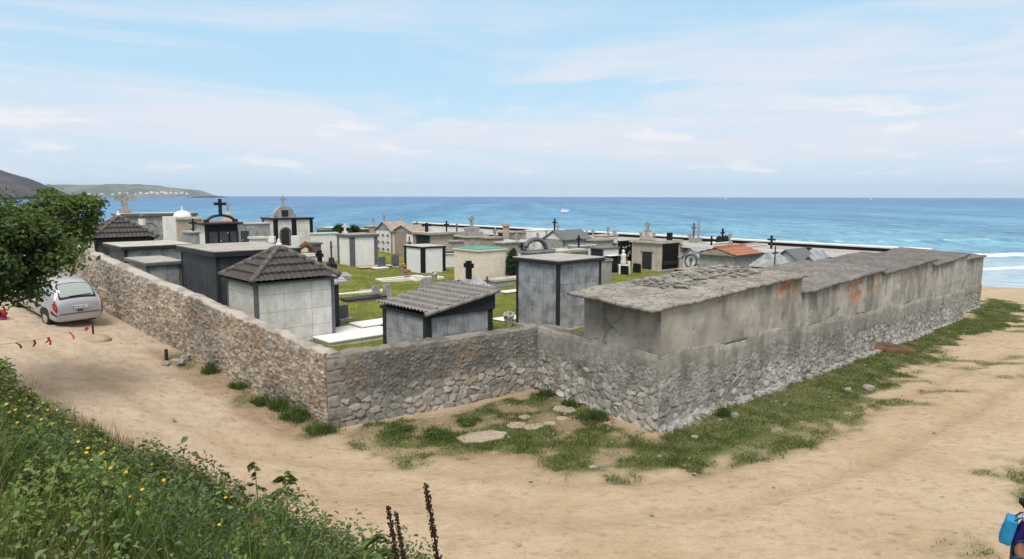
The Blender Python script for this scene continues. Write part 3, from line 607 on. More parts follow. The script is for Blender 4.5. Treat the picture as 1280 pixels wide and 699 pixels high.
# ------------------------------------------------------------------ burial niche blocks on the right
def plaster_face(A, B, z0, z1a, z1b, style, name, parent, sgn=1, step=.05):
    A = np.array(A, float); B = np.array(B, float); D = B-A; L = np.linalg.norm(D); D /= L; N = np.array([D[1], -D[0]])*sgn
    ns = max(3, int(L/step)); s = np.linspace(0, L, ns); nh = 34; t = np.linspace(0, 1, nh)[:, None]
    zb = (z0(s) if callable(z0) else np.full(ns, z0)); zt = z1a+(z1b-z1a)*s/L; Z = zb+(zt-zb)*t; S = np.broadcast_to(s, Z.shape)
    d, c = style(S, Z, Z-zb, (zt-zb)*np.ones_like(Z)); x = A[0]+D[0]*S+N[0]*d; y = A[1]+D[1]*S+N[1]*d
    return mesh_np(name, np.stack([x, y, Z], -1).reshape(-1, 3), gridfaces(nh, ns) if sgn > 0 else gridfaces(nh, ns)[:, ::-1], MT['plaster'], parent, np.clip(c.reshape(-1, 3), .01, .9), True)
def PL(base, seed, streak=.5, brick=None, peel=None, smooth_to=None):
    def f(S, Z, HR, H):
        d = (fbm(S*1.2, Z*1.2, seed)-.5)*.035+(fbm(S*6, Z*6, seed+1)-.5)*.012
        c = lerp3(np.array(base)*.86, np.array(base)*1.12, sst(.35, .65, fbm(S*1.1, Z*1.3, seed+2, 5)))
        k = 1.0 if smooth_to is None else sst(smooth_to-.25, smooth_to+.1, S+.3*(fbm(Z*2, Z*0, seed)-.5))
        st = sst(.50, .74, .62*fbm(S*2.2, Z*.30, seed+3, 4)+.38*fbm(S*1.3, Z*1.6, seed+13, 5))*streak*k*(.35+.65*HR/H); c = lerp3(c, (.11, .105, .097), st); pn = np.floor(S/1.25+.8*vn(S*.3, S*0, seed+30)); c = c*(1-k*.26+k*.52*vn(pn*7.7, pn*0, seed+31))[..., None]; c = c*(.70+.60*fbm(S*2.8, Z*3.2, seed+14, 5))[..., None]; c = lerp3(c, (.15, .14, .13), sst(.62, .72, fbm(S*5, Z*5, seed+15, 4))*.4*k)
        lt = sst(.58, .74, fbm(S*1.6+9, Z*.9, seed+4, 5))*.5*k; c = lerp3(c, (.48, .46, .42), lt)
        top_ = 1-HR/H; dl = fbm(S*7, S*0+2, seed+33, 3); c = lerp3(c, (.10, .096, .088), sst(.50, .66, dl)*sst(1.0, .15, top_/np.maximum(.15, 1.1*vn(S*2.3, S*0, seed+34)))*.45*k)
        wq = fbm(S*2, Z*2, seed+36)*.7; v1, v2 = vor(S*.55+wq, Z*.8+wq, seed+35)[:2]; c = lerp3(c, (.07, .066, .06), sst(.022, .006, v2-v1)*.75*sst(.4, .6, fbm(S*.8, Z*.8, seed+37)))
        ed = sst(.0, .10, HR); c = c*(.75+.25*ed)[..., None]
        if brick is not None:
            for bs, bz, bw, bh, am in brick:
                q = sst(.47, .54, fbm(S*4.2, Z*3.6, seed+7, 5))*sst(1.1, .35, np.hypot((S-bs)/bw, (HR/H-bz)/bh))*am
                c = lerp3(c, lerp3((.42, .16, .07), (.36, .27, .20), sst(.4, .6, fbm(S*7, Z*12, seed+8))), q); d = d-.02*q
        if peel is not None:
            q = sst(.5, .56, fbm(S*3.5, Z*2.5, seed+9, 5))*sst(1.0, .4, np.abs(S-peel)/.45)*.8; c = lerp3(c, (.47, .39, .28), q)
        return d, c
    return f
OUTN = np.array([U[1], -U[0]])
def zbound(s0): return lambda s: 1.97-.027*(s+s0)+.045*np.sin((s+s0)*2.1)-.04
def niche_block(label, t0, t1, za, zb_, depth, styles, inset=0.0, left_face=False, roofmat='slab', zin=None, first_dir=None, over=.14):
    a = R0+U*t0-OUTN*inset; b = R0+U*t1-OUTN*inset; r = thing('niche_block', label, 'burial niches', (a[0], a[1], 1.9), 0, 'burial niche blocks along the wall')
    inv = Matrix.Translation(Vector((-a[0], -a[1], -1.9)))
    zs = zbound(t0)
    f = plaster_face(a+OUTN*.0, b, zs, za, zb_, styles[0], 'outer_wall', r); f.data.transform(inv)
    vd = V if first_dir is None else first_dir
    if left_face:
        f = plaster_face(a+vd*depth, a, lambda s: 1.93+0*s, za+.0, za, styles[1], 'end_wall', r); f.data.transform(inv)
    for_k = 0
    m = MB(); m.M = inv       # inner body, set a little inside the plaster faces
    def quad3(q, z0, z1): m.add([(*q_[:2], z_) for z_ in (z0, z1) for q_ in q], [(3, 2, 1, 0), (4, 5, 6, 7), (0, 1, 5, 4), (1, 2, 6, 5), (2, 3, 7, 6), (3, 0, 4, 7)])
    e0 = .04
    q = [a-OUTN*.06+U*e0, b-OUTN*.06-U*e0, b-OUTN*.06-U*e0+V*depth, a-OUTN*.06+U*e0+vd*depth]
    m.add([(*q_, 0.2) for q_ in q]+[(q[0][0], q[0][1], za-.03), (q[1][0], q[1][1], zb_-.03), (q[2][0], q[2][1], zb_-.03), (q[3][0], q[3][1], za-.03)], [(3, 2, 1, 0), (4, 5, 6, 7), (0, 1, 5, 4), (1, 2, 6, 5), (2, 3, 7, 6), (3, 0, 4, 7)])
    m.build('body', MT['slabw'], r)
    # the roof: a rough uneven slab with a broken edge
    zi = zin if zin is not None else (za+.12, zb_+.12); L = t1-t0; ns = int((L+.3)/.12)+2; nw = 26; og = over
    o0 = .55 if left_face else .06
    ss = np.linspace(-o0, L+.10, ns); ww = np.linspace(-og, depth+.25, nw); Sx, Wx = np.meshgrid(ss, ww)
    sd = int(t0*3)+5
    je = (vn(Sx*2.2, Sx*0, sd)-.5)*.07*(Wx < 0)+(vn(Wx*2.5, Wx*0, sd+2)-.5)*.08*(Sx < 0)
    fx = np.clip(Sx/L, -.2, 1.05); fw = np.clip(Wx/depth, -.1, 1.1)
    zt = (za+(zb_-za)*fx)*(1-fw)+(zi[0]+(zi[1]-zi[0])*fx)*fw+.075+(fbm(Sx*1.2, Wx*1.2, sd+5)-.5)*.09+(fbm(Sx*5, Wx*5, sd+6)-.5)*.05
    dirw = V if first_dir is None else None
    bx_ = a[0]+U[0]*Sx+OUTN[0]*je; by_ = a[1]+U[1]*Sx+OUTN[1]*je
    if first_dir is None: X = bx_+V[0]*Wx; Y = by_+V[1]*Wx
    else:
        kk = np.clip(1-Sx/L, 0, 1.2)[..., None]; dd = first_dir*kk+V*(1-kk); X = bx_+dd[..., 0]*Wx; Y = by_+dd[..., 1]*Wx
    top = np.stack([X, Y, zt], -1); bot = np.stack([X, Y, zt-.085-(fbm(Sx*3, Wx*3, sd+9)-.5)*.03], -1); n = ns*nw
    fs = gridfaces(nw, ns); loop = list(range(ns))+[i*ns+ns-1 for i in range(1, nw)]+[n-1-i for i in range(1, ns)]+[(nw-1-i)*ns for i in range(1, nw-1)]
    side = np.array([(loop[i], n+loop[i], n+loop[(i+1) % len(loop)], loop[(i+1) % len(loop)]) for i in range(len(loop))])
    allv = np.concatenate([top.reshape(-1, 3), bot.reshape(-1, 3)]); o = mesh_np('roof_slab', allv, np.concatenate([fs, fs[:, ::-1]+n, side]), MT[roofmat], r); o.data.transform(inv)
    return r
wdir = (PI_-R0)/np.linalg.norm(PI_-R0)
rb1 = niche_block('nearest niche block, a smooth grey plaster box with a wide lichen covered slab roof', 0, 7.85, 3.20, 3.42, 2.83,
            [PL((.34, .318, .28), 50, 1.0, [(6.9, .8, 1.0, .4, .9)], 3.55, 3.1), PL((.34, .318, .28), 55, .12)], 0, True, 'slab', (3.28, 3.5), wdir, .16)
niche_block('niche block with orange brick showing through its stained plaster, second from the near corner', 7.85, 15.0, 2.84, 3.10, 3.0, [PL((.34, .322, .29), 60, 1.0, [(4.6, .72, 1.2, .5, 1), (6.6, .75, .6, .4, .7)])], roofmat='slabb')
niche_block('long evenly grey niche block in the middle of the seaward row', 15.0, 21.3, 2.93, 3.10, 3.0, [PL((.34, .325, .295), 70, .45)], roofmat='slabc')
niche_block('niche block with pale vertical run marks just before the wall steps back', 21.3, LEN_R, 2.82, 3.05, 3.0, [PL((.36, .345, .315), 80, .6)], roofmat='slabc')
m = MB(); rr = np.random.default_rng(77)       # broken slates lying on the back half of the nearest roof
for i in range(130):
    t_ = 2.2+5.4*rr.random(); w_ = .9+1.9*rr.random()**.8; q = R0+U*t_+V*w_; zq = 3.315+.028*t_+.028*w_; a_, b_ = .05+.10*rr.random(), .04+.06*rr.random()
    m.M = Matrix.Translation((q[0]-R0[0], q[1]-R0[1], zq-1.9)) @ Matrix.Rotation(rr.random()*6, 4, 'Z') @ Matrix.Rotation(rr.normal()*.07, 4, 'X'); m.box(-a_, a_, -b_, b_, -.02, .02)
tag(m.build('broken_slates', M('broken_slate', (.36, .34, .30), (.10, .095, .088), .9, 2.2, .4, 30), rb1), kind='stuff')
rb = niche_block('farthest niche block, set back from the row at the seaward corner', LEN_R, LEN_E, 2.62, 2.62, 3.0, [PL((.29, .275, .26), 90, .3)], .55, roofmat='slabc')
a5 = R0+U*LEN_R-OUTN*.55
# stone footing below the farthest block
rubble('stone_wall', 'low stone footing under the farthest set back niche block near the beach', R0+U*LEN_R-OUTN*.57, R0+U*LEN_E-OUTN*.57, lambda x, y, s: ext(x, y)-.3, lambda x, y, s: 1.25-.027*s, .4, ST_sea, 27, 1, .06)

# ------------------------------------------------------------------ long columbarium along the far side, parallel to V
def columbarium():
    c0 = P(1084, 319, 2.55)[:2]; L = 50.0
    r = thing('columbarium', 'long low columbarium with flat grey roof, white fascia and dark niches before the sea', 'columbarium', (c0[0], c0[1], 0), math.atan2(V[1], V[0]))
    # local x along V, local y to the left of V = away from... -U ; inside is local y<0 ... +y = -U side
    s = 1.0  # -U direction is local +y (towards cemetery); sea side is local -y
    m = MB(); m.box(0, L, -4.2, 0.15, 2.40, 2.50); m.build('roof', MT['flatroof'], r)
    m = MB(); m.box(0, L, .155, .27, 2.30, 2.56); m.box(-.14, -.004, -4.2, .27, 2.30, 2.56); m.build('fascia', MT['wclean'], r)
    m = MB(); m.box(0.05, L, -4.0, -1.7, -.6, 2.38); m.build('niche_wall', MT['granitem'], r)
    for i in range(25):
        x = 1+i*2.0; q = MB().box(x-.14, x+.14, -.25, .05, -.6, 2.398).build('pillar', MT['wpaint'], r)
    for i in range(24):
        x = 1.2+i*2.0; q = MB(); 
        for a in range(2):
            for b in range(3): q.box(x+.05+a*.8, x+.75+a*.8, -1.70, -1.66, .35+b*.66, .9+b*.66)
        q.build('niche_plates', MT['wpaint'] if i % 3 == 0 else MT['black'], r)
    m = MB(); m.box(-2, L+4, -4.7, -4.3, -.8, 2.45); m.build('outer_body', MT['granitem'], r)
    m = MB(); m.box(-2, L+4, -4.36, -4.30, 2.47, 2.70); m.build('gap_shade_strip', MT['void'], r)  # solid dark strip standing in for the shade between the two roofs
    m = MB(); m.box(-2.1, L+4, -4.75, -4.15, 2.72, 2.84); m.build('outer_roof', MT['wpaint'], r, bevel=.02)
    return r
columbarium()
# ------------------------------------------------------------------ tombs
AZ0 = math.atan2(U[1], U[0])
def solve(xc, yt, Y, xl, xr, az=None):
    """near corner at pixel column xc with its top at pixel row yt, at depth Y; faces run along U (to column xr) and V (to column xl)"""
    a = AZ0 if az is None else az; u = np.array([math.cos(a), math.sin(a)]); v = np.array([-u[1], u[0]])
    c = PY(xc, yt, Y)
    def run(d, px):
        q = ray(px, yt); A = np.array([[d[0], -q[0]], [d[1], -q[1]]]); t, s = np.linalg.solve(A, -c[:2]); return max(.15, float(t))
    return c, run(u, xr), run(v, xl), a
def tiles_face(m, w, hgt, rise, tri=True, pitch=.2, row=.40, apexfrac=.5, amp=.05, step=.085):
    """a field of barrel tiles: local x along the eave 0..w, y inwards 0..hgt, z rising 0..rise; tri clips to a triangle"""
    nx = max(8, int(w/.033)); ny = max(6, int(math.hypot(hgt, rise)/.033)); sl = math.hypot(hgt, rise)
    xs_ = np.linspace(0, w, nx+1); ts = np.linspace(0, 1, ny+1); Xg, Tg = np.meshgrid(xs_, ts)
    if tri:
        lo = Tg*w*apexfrac; hi = w-Tg*w*(1-apexfrac); Xg = np.clip(Xg, lo, hi)
    nrm = np.array([0, -rise, hgt])/sl
    d = amp*np.abs(np.cos(Xg/pitch*math.pi))**.7+step*(1-((Tg*sl/row) % 1.0))
    vs = np.stack([Xg, Tg*hgt+nrm[1]*d, Tg*rise+nrm[2]*d], -1).reshape(-1, 3)
    m.add([Vector(v) for v in vs], [tuple(f) for f in gridfaces(ny+1, nx+1)])
def hip(m, a, b, r=.085, n=None):
    a = Vector(a); b = Vector(b); L = (b-a).length; n = n or max(3, int(L/.34))
    for i in range(n):
        p = a.lerp(b, i/n); q = a.lerp(b, (i+1.06)/n); m.tube([p, q], [r*1.12, r*.9], 8)
def tomb(label, xc, yt, Y, xl, xr, roof='flat', wall='marbleg', frame='granite', top='flatroof', over=.10, th=.14, az=None, group=None, post=.13, apex=None, name='tomb', base=True, minl=None, minu=None, left=None, right=None, cat='tomb'):
    c, lu, lv, a = solve(xc, yt, Y, xl, xr, az)
    if minl: lv = max(lv, minl)
    if minu: lu = max(lu, minu)
    gz = min(g(c[0], c[1]), g(c[0]+lu*math.cos(a), c[1]+lu*math.sin(a)), g(c[0]-lv*math.sin(a), c[1]+lv*math.cos(a)))-.02; h = c[2]-gz
    r = thing(name, label, cat, (c[0], c[1], gz), a, group); W = MT[wall]; Fm = MT[frame]
    i = .025
    m = MB(); m.box(i, lu-i, i, lv-i, -.3, h-.004); m.build('walls', W, r)
    if left: MB().box(i-.012, i-.002, post+.02, lv-post-.02, .15, h-.02).build('side_panel', MT[left], r)
    if right: MB().box(post+.02, lu-post-.02, i-.012, i-.002, .15, h-.02).build('front_panel', MT[right], r)
    if post:
        for x0, y0 in ((0, 0), (lu-post, 0), (0, lv-post), (lu-post, lv-post)): MB().box(x0, x0+post, y0, y0+post, -.3, h-.002).build('corner_post', Fm, r, bevel=.008)
    if base: MB().box(-.05, lu+.05, -.05, lv+.05, -.35, .10).build('plinth', MT['greyst'], r, bevel=.01)
    r['dim'] = 0; del r['dim']
    if roof == 'flat':
        MB().box(-over, lu+over, -over, lv+over, h, h+th).build('cornice', Fm, r, bevel=.015)
        MB().box(-over+.015, lu+over-.015, -over+.015, lv+over-.015, h+th+.002, h+th+.045).build('roof', MT[top], r, bevel=.01)
    elif roof == 'pyramid':
        o = over; MB().box(-o*.7, lu+o*.7, -o*.7, lv+o*.7, h, h+.07).build('cornice', Fm, r, bevel=.01)
        m = MB(); Wd, Dp = lu+2*o, lv+2*o; rz = apex; z0 = h+.075; ap = Vector((lu/2, lv/2, z0+rz))
        for ang, w, d2, org in ((0, Wd, Dp/2, (-o, -o)), (90, Dp, Wd/2, (lu+o, -o)), (180, Wd, Dp/2, (lu+o, lv+o)), (270, Dp, Wd/2, (-o, lv+o))):
            m.M = Matrix.Translation((org[0], org[1], z0)) @ Matrix.Rotation(R(ang), 4, 'Z'); tiles_face(m, w, d2, rz)
        m.M = Matrix.Identity(4)
        m.build('roof', MT[top], r)
        m = MB()
        for cx, cy in ((-o, -o), (lu+o, -o), (lu+o, lv+o), (-o, lv+o)): hip(m, (cx, cy, z0+.07), ap+Vector((0, 0, .06)), .10)
        m.build('hip_tiles', MT['hiplit'], r, True)
        MB().lathe([(.12, 0), (.12, .05), (.07, .10), (.055, .2), (.01, .26)], 8, (ap.x, ap.y, ap.z+.10)).build('finial', MT['whitest'], r)
    return r, lu, lv, h
def gable(r, lu, lv, h, rise, wallm, roofm, axis='u', over=.12, th=.07, tiled=False):
    """gabled roof with its ridge along axis"""
    if axis == 'u':       # gable ends at x=0 and x=lu
        MB().prism([(0, h), (lv, h), (lv/2, h+rise-.03)], 'x', 0.002, lu-.002).build('gable', MT[wallm], r)
        s = math.hypot(lv/2, rise)
        for k, sg in ((0, 1), (1, -1)):
            y0 = -over if sg > 0 else lv+over; z0 = h-over*rise/(lv/2)
            MB().prism([(y0, z0), (lv/2, h+rise), (lv/2, h+rise+th), (y0, z0+th)][::sg], 'x', -over, lu+over).build('roof_slope', MT[roofm], r)
    else:
        MB().prism([(0, h), (lu, h), (lu/2, h+rise-.03)], 'y', 0.002, lv-.002).build('gable', MT[wallm], r)
        for sg in (1, -1):
            x0 = -over if sg > 0 else lu+over; z0 = h-over*rise/(lu/2)
            MB().prism([(x0, z0), (lu/2, h+rise), (lu/2, h+rise+th), (x0, z0+th)][::-sg], 'y', -over, lv+over).build('roof_slope', MT[roofm], r)
def topcross(r, x, y, z, h, w, t, mat='black', axis='x', foot=0, name='cross'):
    return MB().cross(x, y, z, h, w, t, axis, foot).build(name, MT[mat], r, bevel=.006)

# nearest row, left to right
r, lu, lv, h = tomb('white marble tomb with brown pyramid tile roof and white finial, nearest behind the tan wall', 318, 357, 22.9, 283, 418, 'pyramid', 'marble', 'granitem', 'tile', .17, apex=1.05, minl=2.3)
MB().box(lu+.2, lu+2.2, -.5, 1.4, -.2, .12).build('threshold_slab', MT['wpaint'], r)
r, lu, lv, h = tomb('blue grey marble tomb under a lean-to roof of grey corrugated tiles, nearest the low wall', 533, 398, 20.6, 478, 616, 'none', 'marbleb', 'granite', post=.2, minl=1.2)
rise = .43; ov = .13
MB().box(-.06, lu+.06, -.06, lv+.06, h, h+.10).build('cornice', MT['granite'], r, bevel=.01)
MB().prism([(-.06, h+.102), (lu+.06, h+.102), (lu+.06, h+.10+rise)], 'y', -.05, lv+.05).build('roof_wedge', MT['granite'], r)
m = MB(); m.M = Matrix.Translation((-ov, lv+ov, h+.085)) @ Matrix.Rotation(R(-90), 4, 'Z'); tiles_face(m, lv+2*ov, lu+2*ov, rise*(lu+2*ov)/lu, False, .19, .42, amp=.085, step=.11); m.build('roof', MT['tileg'], r)
m = MB(); hip(m, (-ov, -ov-.01, h+.14), (lu+ov, -ov-.01, h+.14+rise*(lu+2*ov)/lu), .075, 6); m.build('verge_tiles', MT['tileg'], r, True)
r, lu, lv, h = tomb('tall blue grey marble tomb with thin dark posts, beside the nearest niche block', 698, 331, 26.2, 645, 752, 'flat', 'marbleb', 'granite', 'flatroof', .12, .12)
# big dark box and the ones behind it along the tan wall
r, lu, lv, h = tomb('large dark slate box tomb with flat pale roof, left of the brown pyramid roof', 270, 322, 26.0, 226, 371, 'flat', 'darkpanel', 'granite', 'flatroof', .14, .2, minl=3.2)
r, lu, lv, h = tomb('small blue grey box tomb with low lid, between two darker flat tombs', 183, 333, 28.6, 159, 227, 'flat', 'marbleb', 'granitem', 'flatroof', .1, .12)
r, lu, lv, h = tomb('dark tomb with wide pale flat roof, in front of the far left pyramid roof', 155, 313, 32, 134, 236, 'flat', 'darkpanel', 'granite', 'slabw', .16, .15, right='marbleb')
r, lu, lv, h = tomb('far left tomb with a dark pyramid tile roof and white walls beside the trees', 118, 301, 37, 107, 193, 'pyramid', 'darkpanel', 'granite', 'tile', .2, apex=1.15, left='wclean', minl=2.2)
# back left group
r, lu, lv, h = tomb('long tall grey mausoleum at back left with a stone cross on its flat roof', 153, 271, 56, 146, 245, 'flat', 'marbleg', 'granitem', 'slabw', .15, .22, name='mausoleum', minl=3)
topcross(r, .5, 1.2, h+.25, 1.7, 1.5, .38, 'greyst', 'x', .42)
m = MB(); m.tube([(1.9+.7*math.cos(t), -.03, h*.52+.7*math.sin(t)) for t in np.linspace(0, math.pi, 12)], .05, 6); m.build('arch_moulding', MT['greyst'], r)
p = PY(178, 283, 50); t = thing('grave_post', 'short white post with a round dark ball on top before the grey mausoleum', 'post', (p[0], p[1], g(p[0], p[1])))
hh_ = p[2]-g(p[0], p[1])+.55; MB().lathe([(.2, 0), (.17, hh_*.8), (.24, hh_*.82), (.24, hh_)], 8).build('shaft', MT['whitest'], t); MB().lathe([(.02, 0), (.16, .08), (.2, .2), (.16, .32), (.02, .4)], 10, (0, 0, hh_+.002)).build('ball', MT['granitem'], t, True)
r, lu, lv, h = tomb('plain white streaked block tomb without any frame left of the domed one', 206, 271, 47, 202, 220, 'none', 'wpaint', 'wpaint', post=0)
r, lu, lv, h = tomb('beige tomb crowned with a small white dome at back left', 221, 275, 52, 216, 252, 'flat', 'beige', 'beige', 'slabw', .1, .12, post=.1, minl=1.6)
MB().lathe([(.66, 0), (.66, .06), (.63, .16), (.53, .33), (.34, .46), (.13, .52), (.02, .53)], 20, (.65, .8, h+.17)).build('dome', MT['wclean'], r, True); MB().lathe([(.06, 0), (.05, .2), (.01, .34)], 8, (.65, .8, h+.695)).build('finial', MT['wclean'], r)
topcross(r, 1.0, -.12, .9, 1.0, .55, .12, 'granitem')
r, lu, lv, h = tomb('black tomb with a rusty red roof edge and iron arch bearing a dark cross', 256, 281, 46.5, 243, 297, 'flat', 'black', 'granite', 'redroof', .3, .09, left='wclean', name='mausoleum')
m = MB(); m.tube([(lu/2+.95*math.cos(t), .1, h+.12+.5*math.sin(t)) for t in np.linspace(.12, math.pi-.12, 14)], .10, 6)
for sg in (-1, 1): m.box(lu/2+sg*.98-.16, lu/2+sg*.98+.16, 0, .2, h+.14, h+.34)
m.build('arch', MT['iron'], r); topcross(r, lu/2, .1, h+.6, 1.15, .8, .19, 'black')
for i in range(4):
    MB().box(.25+i*.72, .82+i*.72, .0, .02, .5, h-.5).build('niche_plate', MT['darkpanel'], r)
m = MB(); 
for i in range(6): m.rock((.5+i*.5, -.1, 1.0+(i % 3)*.55), (.06, .05, .07), i)
m.build('flower_bunches', M('faded_flowers', (.55, .30, .32), (.35, .30, .12), .9, 14), r)
p = PY(285, 275, 52); t = thing('stone_spire', 'small dark stepped stone spire with a cross just behind the black arched tomb', 'monument', (p[0], p[1], g(p[0], p[1])))
hz = p[2]-g(p[0], p[1]); MB().box(-.6, .6, -.6, .6, -.2, hz-.1).build('pedestal', MT['greyst'], t, bevel=.02); MB().lathe([(.62, 0), (.42, .25), (.35, .5), (.15, .7), (.1, .75)], 8, (0, 0, hz-.098)).build('stepped_top', MT['greyst'], t); topcross(t, 0, 0, hz+.65, .7, .5, .12, 'greyst')
r, lu, lv, h = tomb('pale blue grey box tomb without posts between the black arch tomb and the arched chapel', 308, 281, 50, 297, 338, 'flat', 'marbleb', 'marbleb', 'slabw', .03, .05, post=0)
r, lu, lv, h = tomb('grey chapel tomb with black pilasters and an arched black doorway under a curved crown', 343, 275, 55, 338, 391, 'flat', 'marble', 'black', 'granitem', .1, .12, post=.28, name='chapel', minl=2.5, cat='chapel')
MB().box(1.45, 1.85, -.012, .03, .1, h-.01).build('pilaster', MT['black'], r)
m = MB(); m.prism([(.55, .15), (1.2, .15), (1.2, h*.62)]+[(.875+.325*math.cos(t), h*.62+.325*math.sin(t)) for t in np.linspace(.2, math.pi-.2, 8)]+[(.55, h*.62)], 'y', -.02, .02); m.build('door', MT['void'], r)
m = MB(); m.tube([(.44, -.03, .15), (.44, -.03, h*.62)]+[(.875+.435*math.cos(t), -.03, h*.62+.435*math.sin(t)) for t in np.linspace(math.pi, 0, 10)]+[(1.31, -.03, .15)], .06, 6); m.build('door_surround', MT['granitem'], r)
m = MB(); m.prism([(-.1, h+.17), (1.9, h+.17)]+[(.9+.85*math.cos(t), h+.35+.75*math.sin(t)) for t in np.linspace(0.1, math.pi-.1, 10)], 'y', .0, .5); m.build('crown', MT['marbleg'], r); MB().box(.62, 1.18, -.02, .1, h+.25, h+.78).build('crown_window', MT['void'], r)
topcross(r, .9, .25, h+1.07, .85, .55, .13, 'greyst')
t = thing('urn_post', 'small dark post with a pale band left of the arched chapel', 'post', (*PY(340, 300, 47)[:2], g(*PY(340, 300, 47)[:2]))); MB().box(-.17, .17, -.17, .17, -.1, 1.5).build('shaft', MT['black'], t, bevel=.01); MB().box(-.2, .2, -.2, .2, 1.502, 1.95).build('cap', MT['wpaint'], t, bevel=.02)
r, lu, lv, h = tomb('narrow white monument block standing before the arched chapel', 366, 295, 45, 363, 375, 'none', 'wclean', 'wclean', post=0)
p = P(382, 313, g(*PY(382, 313, 42)[:2])); t = thing('memorial_arch', 'rusty brown open arch standing on a grave left of the turquoise trimmed tomb', 'arch', (*PY(382, 313, 42)[:2], g(*PY(382, 313, 42)[:2])), AZ0)
m = MB(); m.tube([(-.5, 0, 0), (-.52, 0, 1.2), (-.4, 0, 1.75), (0, 0, 2.0), (.4, 0, 1.75), (.52, 0, 1.2), (.5, 0, 0)], [.16, .15, .16, .2, .16, .15, .16], 8); m.build('arch', MT['rust'], t, True); MB().box(-.75, .75, -.3, .3, -.2, .25).build('base', MT['greyst'], t, bevel=.03)
r, lu, lv, h = tomb('white box tomb with a thin turquoise roof edge next to the grey framed one', 391, 293, 50, 387, 422, 'flat', 'wpaint', 'wpaint', 'turq', .06, .04, post=0)
r, lu, lv, h = tomb('white box tomb framed by grey posts with a white cross on the roof corner', 439, 297, 48.5, 421, 472, 'flat', 'wpaint', 'granitem', 'slab', .08, .16, post=.3, minl=2)
topcross(r, .4, 1.6, h+.2, .75, .42, .13, 'whitest', foot=.16)
p = (0, 0)
# gabled niche houses in the middle distance
r, lu, lv, h = tomb('gabled niche house with brown roof, white front full of small niches and a cross', 489, 289, 60, 470, 491, 'none', 'wpaint', 'tan', post=.12, minl=2.6, minu=2.0)
r.rotation_euler.z -= 0; gable(r, lu, lv, h, .75, 'greyst', 'tan', 'u')
for i in range(3):
    for j in range(3): MB().box(-.01, .02, .35+i*.8, .95+i*.8, .35+j*.62, .8+j*.62).build('niche_plate', MT['wclean'], r)
m = MB()
for i in range(3):
    for j in range(3): m.rock((-.1, .45+i*.8, .45+j*.62), (.09, .11, .1), i*3+j)
m.build('flower_bunches', M('dark_foliage_flowers', (.06, .10, .05), (.25, .10, .10), .9, 14), r); topcross(r, .1, lv/2, h+.78, .7, .5, .12, 'greyst', 'y')
r, lu, lv, h = tomb('brown stone gabled tomb with a pale cross relief on its front', 517, 292, 58, 489, 520, 'none', 'tan', 'tan', post=0, minl=2.6, minu=2.2)
gable(r, lu, lv, h, .6, 'greyst', 'tan', 'u'); MB().box(-.01, .02, .1, 1.1, .05, h-.1).build('white_panel', MT['wpaint'], r); MB().cross(-.03, .6, .3, 1.5, .7, .1, 'y').build('cross', MT['granitem'], r)
r, lu, lv, h = tomb('flat roofed tomb with a dark overhanging cornice, open dark bay and a squat black cross', 538, 294, 55, 519, 567, 'flat', 'beige', 'greyst', 'slabw', .22, .16, post=.1, left='void')
topcross(r, .35, 1.0, h+.2, .75, .85, .2, 'black'); topcross(r, lu-.5, .3, h+.2, .9, .5, .1, 'black', name='iron_cross')
r, lu, lv, h = tomb('low pale tomb with a stepped pedestal and cross amid its roof', 587, 298, 56, 566, 610, 'flat', 'beige', 'greyst', 'slabw', .12, .1, post=.1)
m = MB(); m.box(lu/2-.75, lu/2+.75, .3, 1.6, h+.15, h+.5); m.box(lu/2-.5, lu/2+.5, .5, 1.4, h+.502, h+.85); m.build('pedestal', MT['greyst'], r, bevel=.02); topcross(r, lu/2, .95, h+.85, .95, .62, .2, 'greyst')
r, lu, lv, h = tomb('white panelled tomb with a black frame, alone on the lawn', 528, 311, 46, 505, 557, 'flat', 'wclean', 'black', 'slabw', .05, .10, post=.26)
r, lu, lv, h = tomb('cream tomb with green painted flat roof in the middle of the cemetery', 598, 315, 40.5, 567, 633, 'flat', 'cream', 'cream', 'green', .06, .10, post=0)
# the crowd behind the tall blue grey tomb
r, lu, lv, h = tomb('low grey tomb behind a big rounded arch pediment of dark grey stone', 660, 317, 33, 650, 694, 'flat', 'marbleg', 'marbleg', 'granitem', .03, .08, post=0)
m = MB(); m.tube([(lu/2-.15+.74*math.cos(a_), .3, h+.1+.55*math.sin(a_)) for a_ in np.linspace(0.02, math.pi-.02, 18)], .12, 6); m.build('arch', MT['granitem'], r, True); topcross(r, lu/2-.15, .3, h+.1, .42, .3, .1, 'whitest')
r, lu, lv, h = tomb('dark gabled tomb with an iron cross and pale pediment behind the arched monument', 705, 300, 52, 688, 738, 'none', 'greyst', 'granitem', post=.1, minl=2.2); gable(r, lu, lv, h, .62, 'wpaint', 'granitem', 'u'); topcross(r, .1, lv/2, h+.66, .95, .5, .1, 'black', 'y')
r, lu, lv, h = tomb('brownish flat slab tomb with a pale stone ledge in front of the dark gable', 700, 317, 41, 690, 733, 'flat', 'beige', 'greyst', 'slabw', .1, .12, post=0)
r, lu, lv, h = tomb('white box tomb with a small dark gabled shrine on its left end', 754, 312, 47, 738, 774, 'flat', 'wclean', 'granitem', 'granitem', .06, .06, post=.05, left='granite')
r, lu, lv, h = tomb('mottled grey stone block tomb partly hidden by the tall blue grey one', 757, 327, 34.5, 742, 765, 'flat', 'greyst', 'greyst', 'granitem', .05, .08, post=.08, minu=.5)
r, lu, lv, h = tomb('black niche wall full of flower pots beside the beige chapel', 776, 303, 50, 772, 792, 'flat', 'black', 'black', 'granitem', .05, .06, post=0)
m = MB()
for i in range(22): m.rock((.1+RNG.random()*1.0, -.09, .3+RNG.random()*(h-.5)), (.07, .06, .08), i)
m.build('flower_bunches', M('mixed_flowers', (.6, .42, .45), (.20, .25, .10), .9, 16), r)
